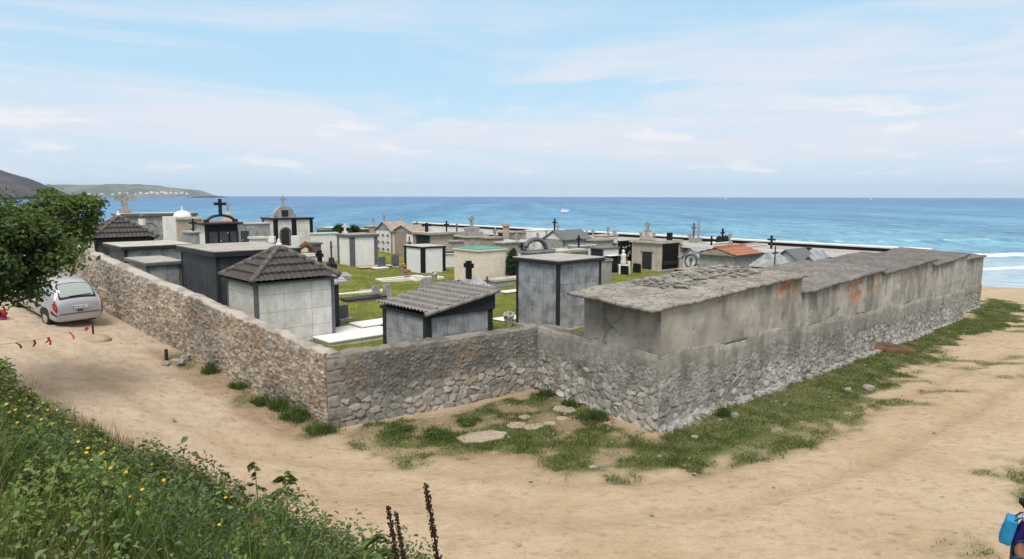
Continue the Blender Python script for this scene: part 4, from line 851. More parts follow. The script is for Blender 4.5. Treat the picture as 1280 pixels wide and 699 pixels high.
p = PY(779, 331, 46.5); t = thing('statue', 'small white figure statue before the black niche wall', 'statue', (p[0], p[1], g(p[0], p[1])))
hz = max(.2, p[2]-g(p[0], p[1])); MB().box(-.35, .35, -.35, .35, -.1, hz).build('pedestal', MT['wpaint'], t, bevel=.02); MB().lathe([(.2, 0), (.22, .2), (.16, .45), (.2, .62), (.19, .7), (.07, .78), (.075, .82), (.11, .9), (.1, .99), (.02, 1.04)], 12, (0, 0, hz+.001)).build('figure', MT['whitest'], t, True)
r, lu, lv, h = tomb('beige stone chapel with dark doorway, ornate pediment and cross, black granite side', 826, 305, 48, 790, 851, 'flat', 'beige', 'beige', 'greyst', .16, .16, post=.22, right='black', name='chapel', cat='chapel')
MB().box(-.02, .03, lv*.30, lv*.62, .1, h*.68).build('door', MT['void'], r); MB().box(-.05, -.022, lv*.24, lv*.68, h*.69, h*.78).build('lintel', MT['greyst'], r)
m = MB(); m.prism([(lv*.24, h+.21), (lv*.74, h+.21), (lv*.72, h+.45), (lv*.60, h+.55), (lv*.55, h+.8), (lv*.43, h+.8), (lv*.38, h+.55), (lv*.26, h+.45)], 'x', -.05, .25); m.build('pediment', MT['beige'], r, bevel=.03)
for q in (.27, .71): MB().lathe([(.12, 0), (.08, .08), (.14, .2), (.11, .32), (.02, .42)], 8, (.1, lv*q, h+.46)).build('urn', MT['greyst'], r, True)
topcross(r, .1, lv*.49, h+.80, .75, .5, .14, 'greyst', 'y', .16); MB().box(lu*.45, lu*.45+.3, 0, .3, h+.21, h+.75).build('chimney_stub', MT['black'], r)
MB().box(.4, lu-.3, -.06, .01, .45, .72).build('vault_drawer', MT['granite'], r, bevel=.01)
r, lu, lv, h = tomb('white gabled tomb with a round emblem on its front beside the black granite side', 874, 322, 43, 854, 892, 'none', 'wclean', 'wclean', post=0); gable(r, lu, lv, h, .55, 'wclean', 'marbleb', 'u')
m = MB(); m.tube([(-.03, lv/2+.42*math.cos(a_), h-.25+.42*math.sin(a_)) for a_ in np.linspace(0, 2*math.pi, 20)], .06, 6); m.build('emblem_ring', MT['granitem'], r, True); topcross(r, -.03, lv/2, h-.5, .5, .3, .08, 'granitem', 'y')
# orange roof, low blue slopes, white gables on the right
r, lu, lv, h = tomb('tomb with a hipped roof of orange clay tiles near the right hand niche blocks', 918, 321, 37, 874, 949, 'none', 'greyst', 'greyst', post=.08); o = .2; z0 = h+.02
m = MB(); m.prism([(-o, z0), (lv+o, z0), (lv/2, z0+.36)], 'x', -o+.03, lu+o-.03); m.build('gable', MT['tan'], r)
m = MB()
for ang, w, d2, org in ((0, lu+2*o, lv/2+o, (-o, -o)), (180, lu+2*o, lv/2+o, (lu+o, lv+o))):
    m.M = Matrix.Translation((org[0], org[1], z0)) @ Matrix.Rotation(R(ang), 4, 'Z'); tiles_face(m, w, d2, .36, False, .2, .4, amp=.04, step=.04)
m.build('roof', MT['tileo'], r); m = MB(); hip(m, (-o, lv/2, z0+.42), (lu+o, lv/2, z0+.42), .09); m.build('ridge_tiles', MT['tileo'], r, True)
r, lu, lv, h = tomb('tomb with a steep four sided roof of plain blue grey slabs beside the orange tiles', 968, 335, 33.5, 938, 990, 'none', 'greyst', 'greyst', post=0)
ap = (lu*.42, lv*.5, h+.75); m = MB(); m.add([(-.1, -.1, h), (lu+.1, -.1, h), (lu+.1, lv+.1, h), (-.1, lv+.1, h), (lu*.25, lv*.5, h+.72), (lu*.75, lv*.5, h+.72)], [(0, 1, 5, 4), (1, 2, 5), (2, 3, 4, 5), (3, 0, 4), (3, 2, 1, 0)]); m.build('roof', MT['marbleg'], r)
MB().tube([(-.2, -.1, h-.3), (-.2, -.1, h+1.1)], .03, 6).build('iron_cross_shaft', MT['iron'], r); MB().box(-.45, .05, -.13, -.07, h+.72, h+.79).build('iron_cross_arm', MT['iron'], r)
r, lu, lv, h = tomb('white fronted gabled tomb with a dark steep roof at the right of the blue slabs', 1003, 331, 36, 988, 1012, 'none', 'wclean', 'wclean', post=0, minl=1.8, minu=2); gable(r, lu, lv, h, .7, 'wclean', 'granitem', 'u', .18)
r, lu, lv, h = tomb('small low tomb with dark blue gable roof, last before the columbarium corner', 1022, 332, 35.5, 1000, 1036, 'none', 'wclean', 'greyst', post=0); gable(r, lu, lv, h, .45, 'marbleb', 'marbleb', 'u', .1)
r, lu, lv, h = tomb('low black vault with pale lid tucked below the emblem tomb', 866, 341, 40, 846, 890, 'flat', 'black', 'black', 'tan', .1, .1, post=0)
r, lu, lv, h = tomb('pinkish flat topped vault between the emblem tomb and the orange roof', 900, 335, 38, 872, 925, 'flat', 'tan', 'greyst', 'slabw', .05, .1, post=0)
r, lu, lv, h = tomb('low white tomb with a double black arch crest in front of the columbarium roof', 893, 305, 50, 884, 915, 'flat', 'wclean', 'wclean', 'wclean', .04, .05, post=0)
m = MB()
for s_ in (.3, 1.25): m.prism([(s_, h+.1), (s_+.85, h+.1)]+[(s_+.425+.42*math.cos(a_), h+.12+.45*math.sin(a_)) for a_ in np.linspace(.15, math.pi-.15, 8)], 'y', .0, .12)
m.build('crest', MT['black'], r); topcross(r, 1.2, .06, h+.1, 1.0, .5, .11, 'black')
r, lu, lv, h = tomb('grey vault with a shallow slab roof left of the cream green roofed tomb', 640, 305, 55, 612, 662, 'flat', 'greyst', 'greyst', 'slabw', .1, .1, post=0)
r, lu, lv, h = tomb('weathered brown niche wall with a broken pillar before the columbarium', 634, 292, 60, 622, 662, 'flat', 'tan', 'greyst', 'slab', .05, .08, post=.1, left='void')
r, lu, lv, h = tomb('pale tall block with white face under the sea line left of the iron gable cross', 664, 289, 61, 656, 702, 'flat', 'wpaint', 'wpaint', 'wpaint', .02, .04, post=0)
r, lu, lv, h = tomb('brick coloured narrow pillar tomb rising beside the pale tall block', 631, 283, 59, 628, 637, 'flat', 'beige', 'beige', 'tan', .08, .14, post=0)
r, lu, lv, h = tomb('low grey roofed vault right of the dark gabled tomb', 744, 302, 53, 722, 770, 'flat', 'beige', 'greyst', 'slab', .12, .1, post=0)
r, lu, lv, h = tomb('white house tomb with flat roof seen past the turquoise trimmed one', 404, 288, 60, 396, 420, 'flat', 'greyst', 'greyst', 'granitem', .1, .12, post=.1)
# gable stone with the pale sloping copings just behind the two nearest tombs
def gablestone(label, px, py, Y, w, hh_, crossm='black', ch=.75, sc=1.0):
    p = PY(px, py, Y); gz = g(p[0], p[1]); t = thing('gabled_gravestone', label, 'gravestone', (p[0], p[1], gz), AZ0+R(90)); z = p[2]-gz
    MB().prism([(-w/2, -.2), (w/2, -.2), (w/2, z-hh_), (0, z), (-w/2, z-hh_)], 'y', -.12, .12).build('stone', MT['granite'], t)
    for s_ in (-1, 1):
        MB().prism([(0, z+.003), (s_*(w/2+.12), z-hh_-.02), (s_*(w/2+.12), z-hh_+.09), (0, z+.12)][::s_], 'y', -.45, .45).build('coping', MT['marbleb'] if s_ < 0 else MT['granitem'], t)
    topcross(t, 0, 0, z+.1, ch, ch*.62, .15*sc, crossm)
gablestone('dark gabled gravestone with a stubby black cross behind the brown pyramid roof', 400, 338, 27.5, 2.6, .42, ch=.72)
gablestone('dark gabled gravestone with a thick black cross rising behind the corrugated roof', 586, 352, 26.5, 2.6, .38, ch=.72, sc=1.2)

# ------------------------------------------------------------------ graves on the lawn
def gpt(px, py):
    z = .75
    for _ in range(6): q = P(px, py, z); z = g(q[0], q[1])
    return P(px, py, z)
def headstone(label, px, py, w, h, d=.1, slab=None, mat='granitem', rot=0, slabm='greyst', round_=False):
    p = gpt(px, py); t = thing('gravestone', label, 'gravestone', (p[0], p[1], p[2]), AZ0+rot)
    pts = [(-w/2, -.1), (w/2, -.1), (w/2, h*.9), (w*.38, h), (-w*.38, h), (-w/2, h*.9)]
    zb = .12 if slab else 0
    m = MB(); m.M = Matrix.Translation((0, 0, zb)); m.prism([(a, max(b, 0)) for a, b in pts], 'y', -d/2, d/2); m.build('headstone', MT[mat], t, bevel=.008)
    if slab: MB().box(-slab[0]/2, slab[0]/2, -slab[1], .12+d/2, -.15, .118).build('slab', MT[slabm], t, bevel=.01)
    return t
def kerb(label, px, py, lu_, lv_, mat='wpaint', fill='sandm', hgt=.16, rot=0, name='grave_kerb'):
    p = gpt(px, py); t = thing(name, label, 'grave', (p[0], p[1], p[2]-.02), AZ0+rot); b = .14
    m = MB(); m.box(0, lu_, 0, b, -.2, hgt); m.box(0, lu_, lv_-b, lv_, -.2, hgt); m.box(0, b, b, lv_-b, -.2, hgt-.004); m.box(lu_-b, lu_, b, lv_-b, -.2, hgt-.004); m.build('kerb', MT[mat], t, bevel=.012)
    MB().box(b+.001, lu_-b-.001, b+.001, lv_-b-.001, -.2, hgt*.6).build('bed', MT[fill], t); return t
def slab(label, px, py, lu_, lv_, hgt, mat, topm=None, rot=0):
    p = gpt(px, py); t = thing('grave_slab', label, 'grave', (p[0], p[1], p[2]-.02), AZ0+rot)
    MB().box(.06, lu_-.06, .06, lv_-.06, -.2, hgt*.7).build('base', MT[mat], t, bevel=.01); MB().box(0, lu_, 0, lv_, hgt*.7+.002, hgt).build('lid', MT[topm or mat], t, bevel=.012); return t
headstone('small grey headstone on a pale base, nearest the pyramid roofed tomb', 429, 401, .5, .55, .1, (.75, .3), 'granitem', R(10))
slab('low white and grey grave slab beside the lean-to tile tomb', 452, 414, 1.6, 1.0, .22, 'greyst', 'wclean')
slab('black polished grave slab on a pinkish stone bed in the lawn', 434, 379, 2.3, .9, .16, 'tan', 'black')
headstone('plain upright grey stone slab left of the mottled one behind the tile roof', 470, 372, .42, .62, .1, None, 'greyst')
headstone('mottled tall grey stone slab rising right behind the tile roof', 484, 374, .45, .75, .12, None, 'marbleg')
headstone('wide grey headstone showing just above the tile roof at its upper left', 533, 361, .75, .62, .1, None, 'greyst')
t = kerb('white kerbed grave bed with plants before the black framed white tomb', 480, 353, 3.1, 1.0)
p = gpt(505, 351)
kerb('white kerbed grave with a black cross plaque by the black framed tomb', 520, 352, 2.2, .9, 'wclean', 'black')
slab('short flat grey kerb stone lying alone on the lawn', 452, 365, .9, .35, .1, 'greyst')
kerb('long thin white kerb line flush with the lawn', 420, 369, 3.2, .25, 'wpaint', 'wpaint', .06)
kerb('thin pale stone edging crossing the lawn beside the black slab', 421, 376, 1.9, .22, 'greyst', 'greyst', .05)
slab('pinkish flat grave at the foot of the grey framed white tomb', 452, 337, 2.6, .8, .14, 'tan', 'beige')
slab('low white slab right of the pinkish grave', 470, 338, 1.1, .7, .16, 'wpaint')
headstone('leaning grey headstone with a dark vase near the far path', 477, 336, .7, .85, .1, None, 'granitem', R(10))
headstone('dark small headstone on a black slab on the far path', 494, 333, .6, .75, .1, (1.8, .4), 'granitem', R(-5), 'black')
kerb('wide pale sandy path strip crossing the lawn behind the white kerbed grave', 476, 335, 8.0, 1.6, 'beige', 'sandm', .05, name='path_kerb')
p = gpt(415, 346); t = thing('cross_gravestone', 'black box gravestone carrying an ornate iron cross left on the lawn', 'gravestone', (p[0], p[1], p[2]), AZ0+R(70))
MB().box(-.6, .6, -.25, .25, -.1, .85).build('block', MT['black'], t, bevel=.01); MB().prism([(-.32, .852), (.32, .852), (.22, 1.1), (.1, 1.2), (-.1, 1.2), (-.22, 1.1)], 'y', -.15, .15).build('pedestal', MT['black'], t); topcross(t, 0, 0, 1.18, 1.05, .55, .09, 'iron'); MB().box(-1.0, 1.0, -1.1, -.3, -.1, .15).build('slab', MT['greyst'], t, bevel=.02)
p = gpt(609, 362); t = thing('grave_cross', 'small rusty orange cross standing before the cream tomb', 'cross', (p[0], p[1], p[2]-.05), AZ0+R(90)); topcross(t, 0, 0, 0, .8, .42, .09, 'rust')
p = gpt(634, 356); slab('stepped stone kerb block between the cream tomb and the dark conifer', 619, 360, 2.4, .8, .5, 'greyst', 'slabw')
slab('white flat slab on the grass left of the tall blue grey tomb', 629, 403, 1.4, .8, .08, 'wclean')
kerb('thin grey kerb edging in the grass between the lean-to tomb and tall blue tomb', 624, 400, 1.6, .2, 'greyst', 'greyst', .07)
slab('pale low slab behind the kerb edging near the cream tomb', 633, 368, 1.6, .7, .12, 'wpaint')
slab('wide white marble slab right behind the corner of the two low walls', 412, 434, 2.8, 1.3, .2, 'wpaint', 'wclean')
for lab, px, py, w, h, mt in (('little black headstone left of the chapel door on the bright grass', 779, 343, .8, .6, 'black'), ('square black headstone in front of the chapel doorstep', 796, 341, .6, .65, 'black'), ('thin white cross stone between the two black headstones', 786, 343, .16, .9, 'whitest')):
    headstone(lab, px, py, w, h, .15, None, mt, R(90))
p = gpt(851, 343); t = thing('grave_post', 'pale square stone post at the right of the black granite side', 'post', (p[0], p[1], p[2])); MB().box(-.16, .16, -.16, .16, -.1, 1.1).build('shaft', MT['greyst'], t, bevel=.02); MB().box(-.2, .2, -.2, .2, 1.102, 1.25).build('cap', MT['greyst'], t, bevel=.02)
# skyline crosses and pinnacles among the far tombs
for i, (px, py, Y, h, w, mt, lab) in enumerate(((697, 292, 58, .9, .5, 'greyst', 'grey stone cross far behind the arch pediment'), (867, 297, 52, 1.1, .4, 'granitem', 'thin dark cross on a post beside the chapel roof'), (873, 297, 53, 1.2, .3, 'greyst', 'slender pale pinnacle just right of a thin dark cross'),
        (964, 311, 46, .9, .55, 'iron', 'black iron cross on the skyline right of the orange roof'), (1010, 318, 44, .5, .4, 'iron', 'small black cross on the gable ridge line by the columbarium'), (521, 289, 66, .9, .3, 'granitem', 'slim dark pinnacle left of the squat black cross'), (571, 290, 66, .8, .3, 'granitem', 'slim dark cross right of the squat black one'))):
    p = PY(px, py, Y); gz = g(p[0], p[1]); t = thing('grave_cross', lab, 'cross', (p[0], p[1], gz), AZ0+R(90)); z = p[2]-gz
    MB().box(-.22, .22, -.22, .22, -.1, z).build('pedestal', MT['greyst'], t, bevel=.02); topcross(t, 0, 0, z, h, w, .12, mt)

# flower pots and planting on the graves
def flowerpot(label, px, py, s, c, n, seed):
    p = gpt(px, py); t = thing('flower_pot', label, 'flowers', tuple(p)); MB().lathe([(.10*s, 0), (.15*s, .26*s), (.13*s, .27*s), (.12*s, .22*s)], 10).build('pot', MT['greyst'], t)
    rr = np.random.default_rng(seed); m = MB()
    for i in range(n): d = rr.normal(size=3); d /= np.linalg.norm(d); m.rock((d[0]*.13*s, d[1]*.13*s, .36*s+d[2]*.09*s), (.075*s, .075*s, .065*s), i)
    m.build('blooms', M('blooms_%d' % seed, c, (.06, .11, .03), .8, 9), t)
flowerpot('pot of white and pink flowers by the foot of the tall blue tomb', 636, 408, 1.3, (.75, .62, .58), 16, 1)
flowerpot('pot of red flowers in front of the black framed white tomb', 509, 350, 1.4, (.5, .12, .10), 14, 2)
flowerpot('pot with orange flowers near the left post of the black framed tomb', 503, 342, 1.4, (.6, .25, .08), 12, 3)
flowerpot('small pot of pale flowers right of the black framed tomb', 543, 351, 1.3, (.75, .7, .6), 12, 4)
flowerpot('bowl of dried brown flowers beside the iron cross gravestone', 419, 352, 1.8, (.30, .20, .12), 16, 5)

# more vaults, stones and crosses crowding the far rows
def vault(label, xc, yt, Y, xl, xr, wall, top, extra=None, **k):
    r, lu, lv, h = tomb(label, xc, yt, Y, xl, xr, 'flat', wall, k.pop('frame', wall), top, .07, .08, post=k.pop('post', 0), **k)
    if extra == 'cross': topcross(r, lu/2, .2, h+.12, .75, .45, .11, k.get('cm', 'greyst'))
    if extra == 'dark': topcross(r, lu/2, .2, h+.12, .8, .45, .10, 'black')
    if extra == 'slope': gable(r, lu, lv, h+.125, .35, wall, top, 'u', .05)
    return r
for a in (
 ('low white vault with a dark cross right of the cream green topped tomb', 645, 322, 44, 634, 664, 'wpaint', 'slabw', 'dark'),
 ('grey stone vault with a pale lid behind the cream tomb, left of the arch', 628, 305, 50, 618, 648, 'greyst', 'slabw', None),
 ('brown weathered vault with a stone cross between the arch and the cream tomb', 612, 299, 53, 600, 630, 'tan', 'slab', 'cross'),
 ('small white vault with sloping lid just right of the arch pediment', 694, 322, 42, 686, 712, 'wclean', 'slabw', 'slope'),
 ('dark low vault with a black cross above the tall blue grey roof line', 716, 312, 45, 704, 736, 'granitem', 'granitem', 'dark'),
 ('white vault with a grey roof below the dark gabled tomb', 724, 308, 49, 712, 744, 'wclean', 'slabc', None),
 ('pale beige vault with stone cross before the columbarium, above the chapel left edge', 752, 296, 58, 742, 772, 'beige', 'slabw', 'cross'),
 ('small black vault with white lid at the left of the flower niche wall', 762, 322, 46, 756, 774, 'black', 'wpaint', None),
 ('white walled vault close behind the black granite side of the chapel', 858, 306, 52, 850, 880, 'wpaint', 'slabw', None),
 ('grey vault with a dark cross behind the round emblem tomb', 884, 312, 48, 876, 900, 'greyst', 'slabw', 'dark'),
 ('reddish low vault with white sides beyond the orange tiles', 930, 309, 47, 915, 958, 'wpaint', 'tan', None),
 ('long white low vault at the right of the skyline iron cross', 985, 318, 43, 968, 1012, 'wclean', 'slabw', None),
 ('dark blue sloped vault behind the white fronted gabled tomb', 1018, 326, 40, 1006, 1034, 'marbleb', 'marbleb', 'slope'),
 ('white vault with a black lid on the lawn behind the black framed tomb', 560, 318, 50, 552, 574, 'wclean', 'black', None),
 ('low grey vault peeping between the flat roofed beige tomb and the stepped pedestal', 566, 303, 53, 560, 580, 'greyst', 'slab', None),
 ('pale stone vault with cross left of the gabled niche house', 462, 284, 62, 454, 474, 'beige', 'slabw', 'cross'),
 ('grey vault with white lid behind the turquoise trimmed tomb', 412, 286, 63, 404, 426, 'greyst', 'wpaint', None),
 ('dark vault with two pale panels under the palm shrubs', 448, 288, 59, 440, 462, 'granitem', 'slabw', None),
 ('pale grey vault left of the black arched tomb, behind the dark flat roof', 236, 292, 43, 228, 250, 'marbleg', 'slabw', 'dark'),
 ('small white vault just behind the dark slate box tomb', 318, 299, 41, 311, 334, 'wpaint', 'slabw', None),
 ('low white vault at the foot of the brown pyramid roof, right side', 384, 321, 37, 376, 398, 'wpaint', 'slabw', None),
 ('dark low niche vault behind the rusty arch', 392, 306, 45, 384, 402, 'granitem', 'granitem', None),
 ): vault(*a)

c0 = None; rr = np.random.default_rng(31)       # many small stone crosses between the far vaults
for px, py, Y in ((580, 303, 57), (604, 301, 58), (618, 297, 60), (646, 301, 56), (655, 297, 60), (672, 300, 57), (683, 296, 61), (708, 296, 60), (733, 299, 55), (741, 296, 60), (760, 300, 55), (768, 297, 59), (862, 303, 52), (912, 304, 50), (500, 289, 62), (478, 287, 64), (590, 309, 51)):
    p = PY(px, py, Y); gz = g(p[0], p[1])
    if c0 is None:
        c0 = thing('stone_cross', 'small pale stone cross on a block among the crowded far vaults', 'cross', (p[0], p[1], gz), AZ0+R(90), 'small stone crosses between the far vaults')
        MB().box(-.3, .3, -.25, .25, -.2, 1.45).build('pedestal', MT['wpaint'], c0, bevel=.03); MB().box(-.2, .2, -.18, .18, 1.452, 1.62).build('step', MT['greyst'], c0, bevel=.02); topcross(c0, 0, 0, 1.62, .62, .4, .11, 'greyst'); o = c0
    else: o = copy_tree(c0)
    z = p[2]-gz; o.location = (p[0], p[1], gz); o.scale = (1, 1, max(.6, z/1.62)); o.rotation_euler = (0, 0, AZ0+R(90)+.3*(rr.random()-.5))
# ------------------------------------------------------------------ foliage
def leaves(name, c, nrm, L, W, col, mat, parent=None, fold=.25, updir=None, curl=.15):
    """folded four triangle leaves: c centres (n,3), nrm normals (n,3)"""
    n = len(c); nrm = nrm/np.linalg.norm(nrm, axis=1, keepdims=True)
    t = RNG.normal(size=(n, 3)) if updir is None else updir+RNG.normal(size=(n, 3))*.5
    t = t-nrm*(t*nrm).sum(1, keepdims=True); t /= np.linalg.norm(t, axis=1, keepdims=True)+1e-9; b = np.cross(nrm, t)
    L = np.broadcast_to(np.asarray(L, float).reshape(-1, 1), (n, 1)); W = np.broadcast_to(np.asarray(W, float).reshape(-1, 1), (n, 1))
    v = np.empty((n, 6, 3)); v[:, 0] = c-t*L*.5; v[:, 5] = c+t*L*.5-nrm*L*curl
    v[:, 1] = c-t*L*.1+b*W*.5+nrm*W*fold; v[:, 2] = c-t*L*.1-b*W*.5+nrm*W*fold
    v[:, 3] = c+t*L*.22+b*W*.36+nrm*W*fold*.5; v[:, 4] = c+t*L*.22-b*W*.36+nrm*W*fold*.5
    f = np.array([(0, 1, 3, 5), (0, 5, 4, 2)])
    F_ = (np.arange(n)*6)[:, None, None]+f[None]
    return mesh_np(name, v.reshape(-1, 3), F_.reshape(-1, 4), mat, parent, np.repeat(col, 6, 0))
def tree(label, base, crown_c, crown_r, nl, leaf, cols, seed, lean=(0, 0), tw=.12):
    rr = np.random.default_rng(seed); t = thing('tree', label, 'tree', base); B = np.array(base)
    cc = np.array(crown_c)-B; cr = np.array(crown_r)
    m = MB(); top = cc+np.array([0, 0, -cr[2]*.2]); m.tube([(0, 0, -.3), tuple(top*.35+rr.normal(size=3)*.08), tuple(top*.7+rr.normal(size=3)*.1), tuple(top)], [tw, tw*.8, tw*.6, tw*.35], 8)
    blobs = []
    for i in range(46):
        d = rr.normal(size=3); d /= np.linalg.norm(d); q = cc+d*cr*(.45+.5*rr.random()); blobs.append((q, (.17+.24*rr.random())*cr.mean()))
        a = top*(.35+.5*rr.random()); mid = (a+q)/2+rr.normal(size=3)*.15; m.tube([tuple(a), tuple(mid), tuple(q)], [tw*.4, tw*.25, tw*.09], 5)
    m.build('trunk', MT['bark'], t, True)
    per = nl//len(blobs); C_ = []; N_ = []; K_ = []
    for q, r in blobs:
        d = rr.normal(size=(per, 3)); d /= np.linalg.norm(d, axis=1, keepdims=True); rad = r*(rr.random((per, 1))**.45)*(1+.2*rr.normal(size=(per, 1)))
        p = q+d*rad*np.array([1.1, 1.1, .75]); C_.append(p); N_.append(d*.6+np.array([0, 0, .75])+rr.normal(size=(per, 3))*.45); tone = rr.random()
        k = np.clip(tone*.5+rr.random((per, 1))*.6, 0, 1); K_.append(np.array(cols[0])*(1-k)+np.array(cols[1])*k)
    L = leaf*(.5+.9*rr.random(per*len(blobs)))
    leaves('crown', np.concatenate(C_), np.concatenate(N_), L, L*.55, np.concatenate(K_), MT['leaf'], t)
    return t
b = (-13.2, 13.9); tree('dense dark green tree at the left picture edge, in front of the silver car', (b[0], b[1], e(*b)), tuple(PY(-16, 318, 15.0)), (1.5, 1.4, 1.50), 24000, .12, ((.018, .045, .012), (.13, .185, .055)), 4)
b = (-17.9, 28.4); tree('lighter green airy tree behind the rubble wall, next to the far pyramid roof', (b[0], b[1], g(*b)), tuple(PY(78, 275, 26.5)), (1.45, 1.5, 1.2), 12000, .14, ((.045, .085, .016), (.15, .20, .05)), 9)
# palm like shrub among the tombs and the dark conifer
def shrub(name, label, cat, base, h, r, n, leaf, cols, seed, pal=False):
    rr = np.random.default_rng(seed); t = thing(name, label, cat, base)
    if pal:
        m = MB(); P_ = []; N_ = []; D_ = []
        m.tube([(0, 0, -.2), (0, 0, h*.45)], [.12, .09], 7)
        for i in range(26):
            a = rr.random()*6.28; el = .25+1.1*rr.random(); pts = []
            for s_ in np.linspace(0, 1, 9):
                q = np.array([math.cos(a)*math.cos(el)*r*1.2*s_, math.sin(a)*math.cos(el)*r*1.2*s_, h*.45+math.sin(el)*h*.75*s_-.45*h*s_*s_]); pts.append(q)
            m.tube([tuple(q) for q in pts], [.018]*9, 4)
            for k_ in range(1, 9):
                for s2 in range(5): P_.append(pts[k_]+rr.normal(size=3)*.07); N_.append((rr.normal(), rr.normal(), 1)); D_.append((-math.sin(a), math.cos(a), -.3))
        m.build('stem', MT['bark'], t); n = len(P_); k = rr.random((n, 1)); leaves('fronds', np.array(P_), np.array(N_), .42, .06, np.array(cols[0])*(1-k)+np.array(cols[1])*k, MT['leaf'], t, updir=np.array(D_))
    elif name == 'weed_clump':
        an = rr.random((n, 1))*6.283; k_ = rr.normal(size=(7, 2))*r*.42; ci = rr.integers(0, 7, n); p = np.concatenate([k_[ci]+rr.normal(size=(n, 2))*r*.30, np.zeros((n, 1))], 1)
        hk = h*(.35+.75*rr.random(7))[ci]; ro = np.hypot(*(p[:, :2]-k_[ci]).T)/(r*.6); p[:, 2] = hk*np.clip(1-ro**2, .08, 1)*rr.random(n)**.6+.01; nn = np.concatenate([rr.normal(size=(n, 2))*.7, np.ones((n, 1))], 1)
        k = np.clip(rr.random((n, 1))*.6+.5*p[:, 2:3]/h, 0, 1); cc = np.array(cols[0])*(1-k)+np.array(cols[1])*k; dr = rr.random(n) < .10; cc[dr] = (.22, .17, .08)
        leaves('foliage', p, nn, leaf*(.5+.8*rr.random(n)), leaf*(.25+.3*rr.random(n)), cc, MT['leaf'], t)
        nb = int(n*.35); q = k_[rr.integers(0, 7, nb)]+rr.normal(size=(nb, 2))*r*.38; kk = rr.random((nb, 1)); tag(blades('grass_blades', q[:, 0], q[:, 1], np.zeros(nb), h*(.4+.9*rr.random(nb)), np.array(cols[0])*(1-kk)+np.array((.16, .20, .06))*kk, MT['grassb'], .7, .008, t), kind='stuff')
    else:
        d = rr.normal(size=(n, 3)); d /= np.linalg.norm(d, axis=1, keepdims=True); q = rr.random((n, 1))**.4; p = d*q*np.array([r, r, h*.5])+np.array([0, 0, h*.5]); p[:, :2] *= (1.1-.55*np.clip(p[:, 2:3]/h, 0, 1)**2); p[:, 2] = np.maximum(p[:, 2], .02)
        p += .12*r*np.sin(p[:, [1, 2, 0]]*9/r)
        k = rr.random((n, 1)); leaves('foliage', p, d+np.array([0, 0, .5])+rr.normal(size=(n, 3))*.5, leaf*(.6+.8*rr.random(n)), leaf*.5, np.array(cols[0])*(1-k)+np.array(cols[1])*k, MT['leaf'], t)
        MB().tube([(0, 0, -.1), (0, 0, h*.5)], [.05, .02], 6).build('stem', MT['bark'], t)
    return t
for px, Y, h, lb in ((427, 56, 3.3, 'spiky palm like shrub, left one of the pair behind the white framed tomb'), (440, 57, 3.2, 'spiky palm like shrub, right one of the pair behind the white framed tomb')):
    q = PY(px, 290, Y); shrub('palm_shrub', lb, 'palm', (q[0], q[1], g(q[0], q[1])), h, 1.1, 0, .1, ((.03, .065, .018), (.07, .12, .03)), int(px), True)
q = gpt(641, 352); shrub('conifer', 'dark narrow conifer between the cream tomb and the tall blue grey tomb', 'conifer', tuple(q), 2.1, .52, 6000, .09, ((.010, .025, .010), (.03, .055, .02)), 5)
# weeds at the foot of the walls
wc = ((.035, .085, .02), (.12, .19, .045)); wd = ((.022, .058, .020), (.075, .125, .04))
for px, py, h, r, c_, lb in ((683, 494, .28, .22, wd, 'dark weed clump in the inner corner of the two grey walls'), (716, 508, .22, .22, wd, 'dark green weed clump left of the pale stone slab by the recess wall'), (748, 522, .26, .34, wd, 'broad dark weed clump nearest the foot of the big wall corner'),
        (264, 470, .32, .2, wc, 'bright weed tuft high up at the foot of the tan wall'), (297, 487, .22, .2, wc, 'low weed tuft third along the foot of the tan wall'), (322, 507, .25, .18, wc, 'small weed tuft by fallen stones under the tan wall'), (346, 513, .42, .2, wc, 'tall thin weed clump against the tan wall'),
        (369, 524, .42, .36, wc, 'largest weed clump at the foot of the tan wall, just left of its corner'), (400, 540, .28, .28, wc, 'weed clump right at the corner where the tan wall meets the grey one'), (505, 536, .16, .3, wc, 'low weed clump at the middle of the low grey wall'),
        (548, 547, .24, .42, wc, 'wide weed clump in the forecourt beside the pale path stones'), (905, 520, .3, .2, wc, 'weed tuft among the pale footing stones of the long wall'), (1003, 470, .4, .25, wc, 'weed climbing the long wall below the gap between roofs'), (1075, 432, .4, .45, wd, 'dark weed clump beside the brown earth mound'), (586, 528, .14, .3, wc, 'flat green weed mat along the low grey wall')):
    q = P(px, py, 0); q = P(px, py, e(q[0], q[1])); q = P(px, py, e(q[0], q[1])); shrub('weed_clump', lb, 'weeds', (q[0], q[1], e(q[0], q[1])-.02), h, r, int(500+2400*r), .055, c_, int(px))
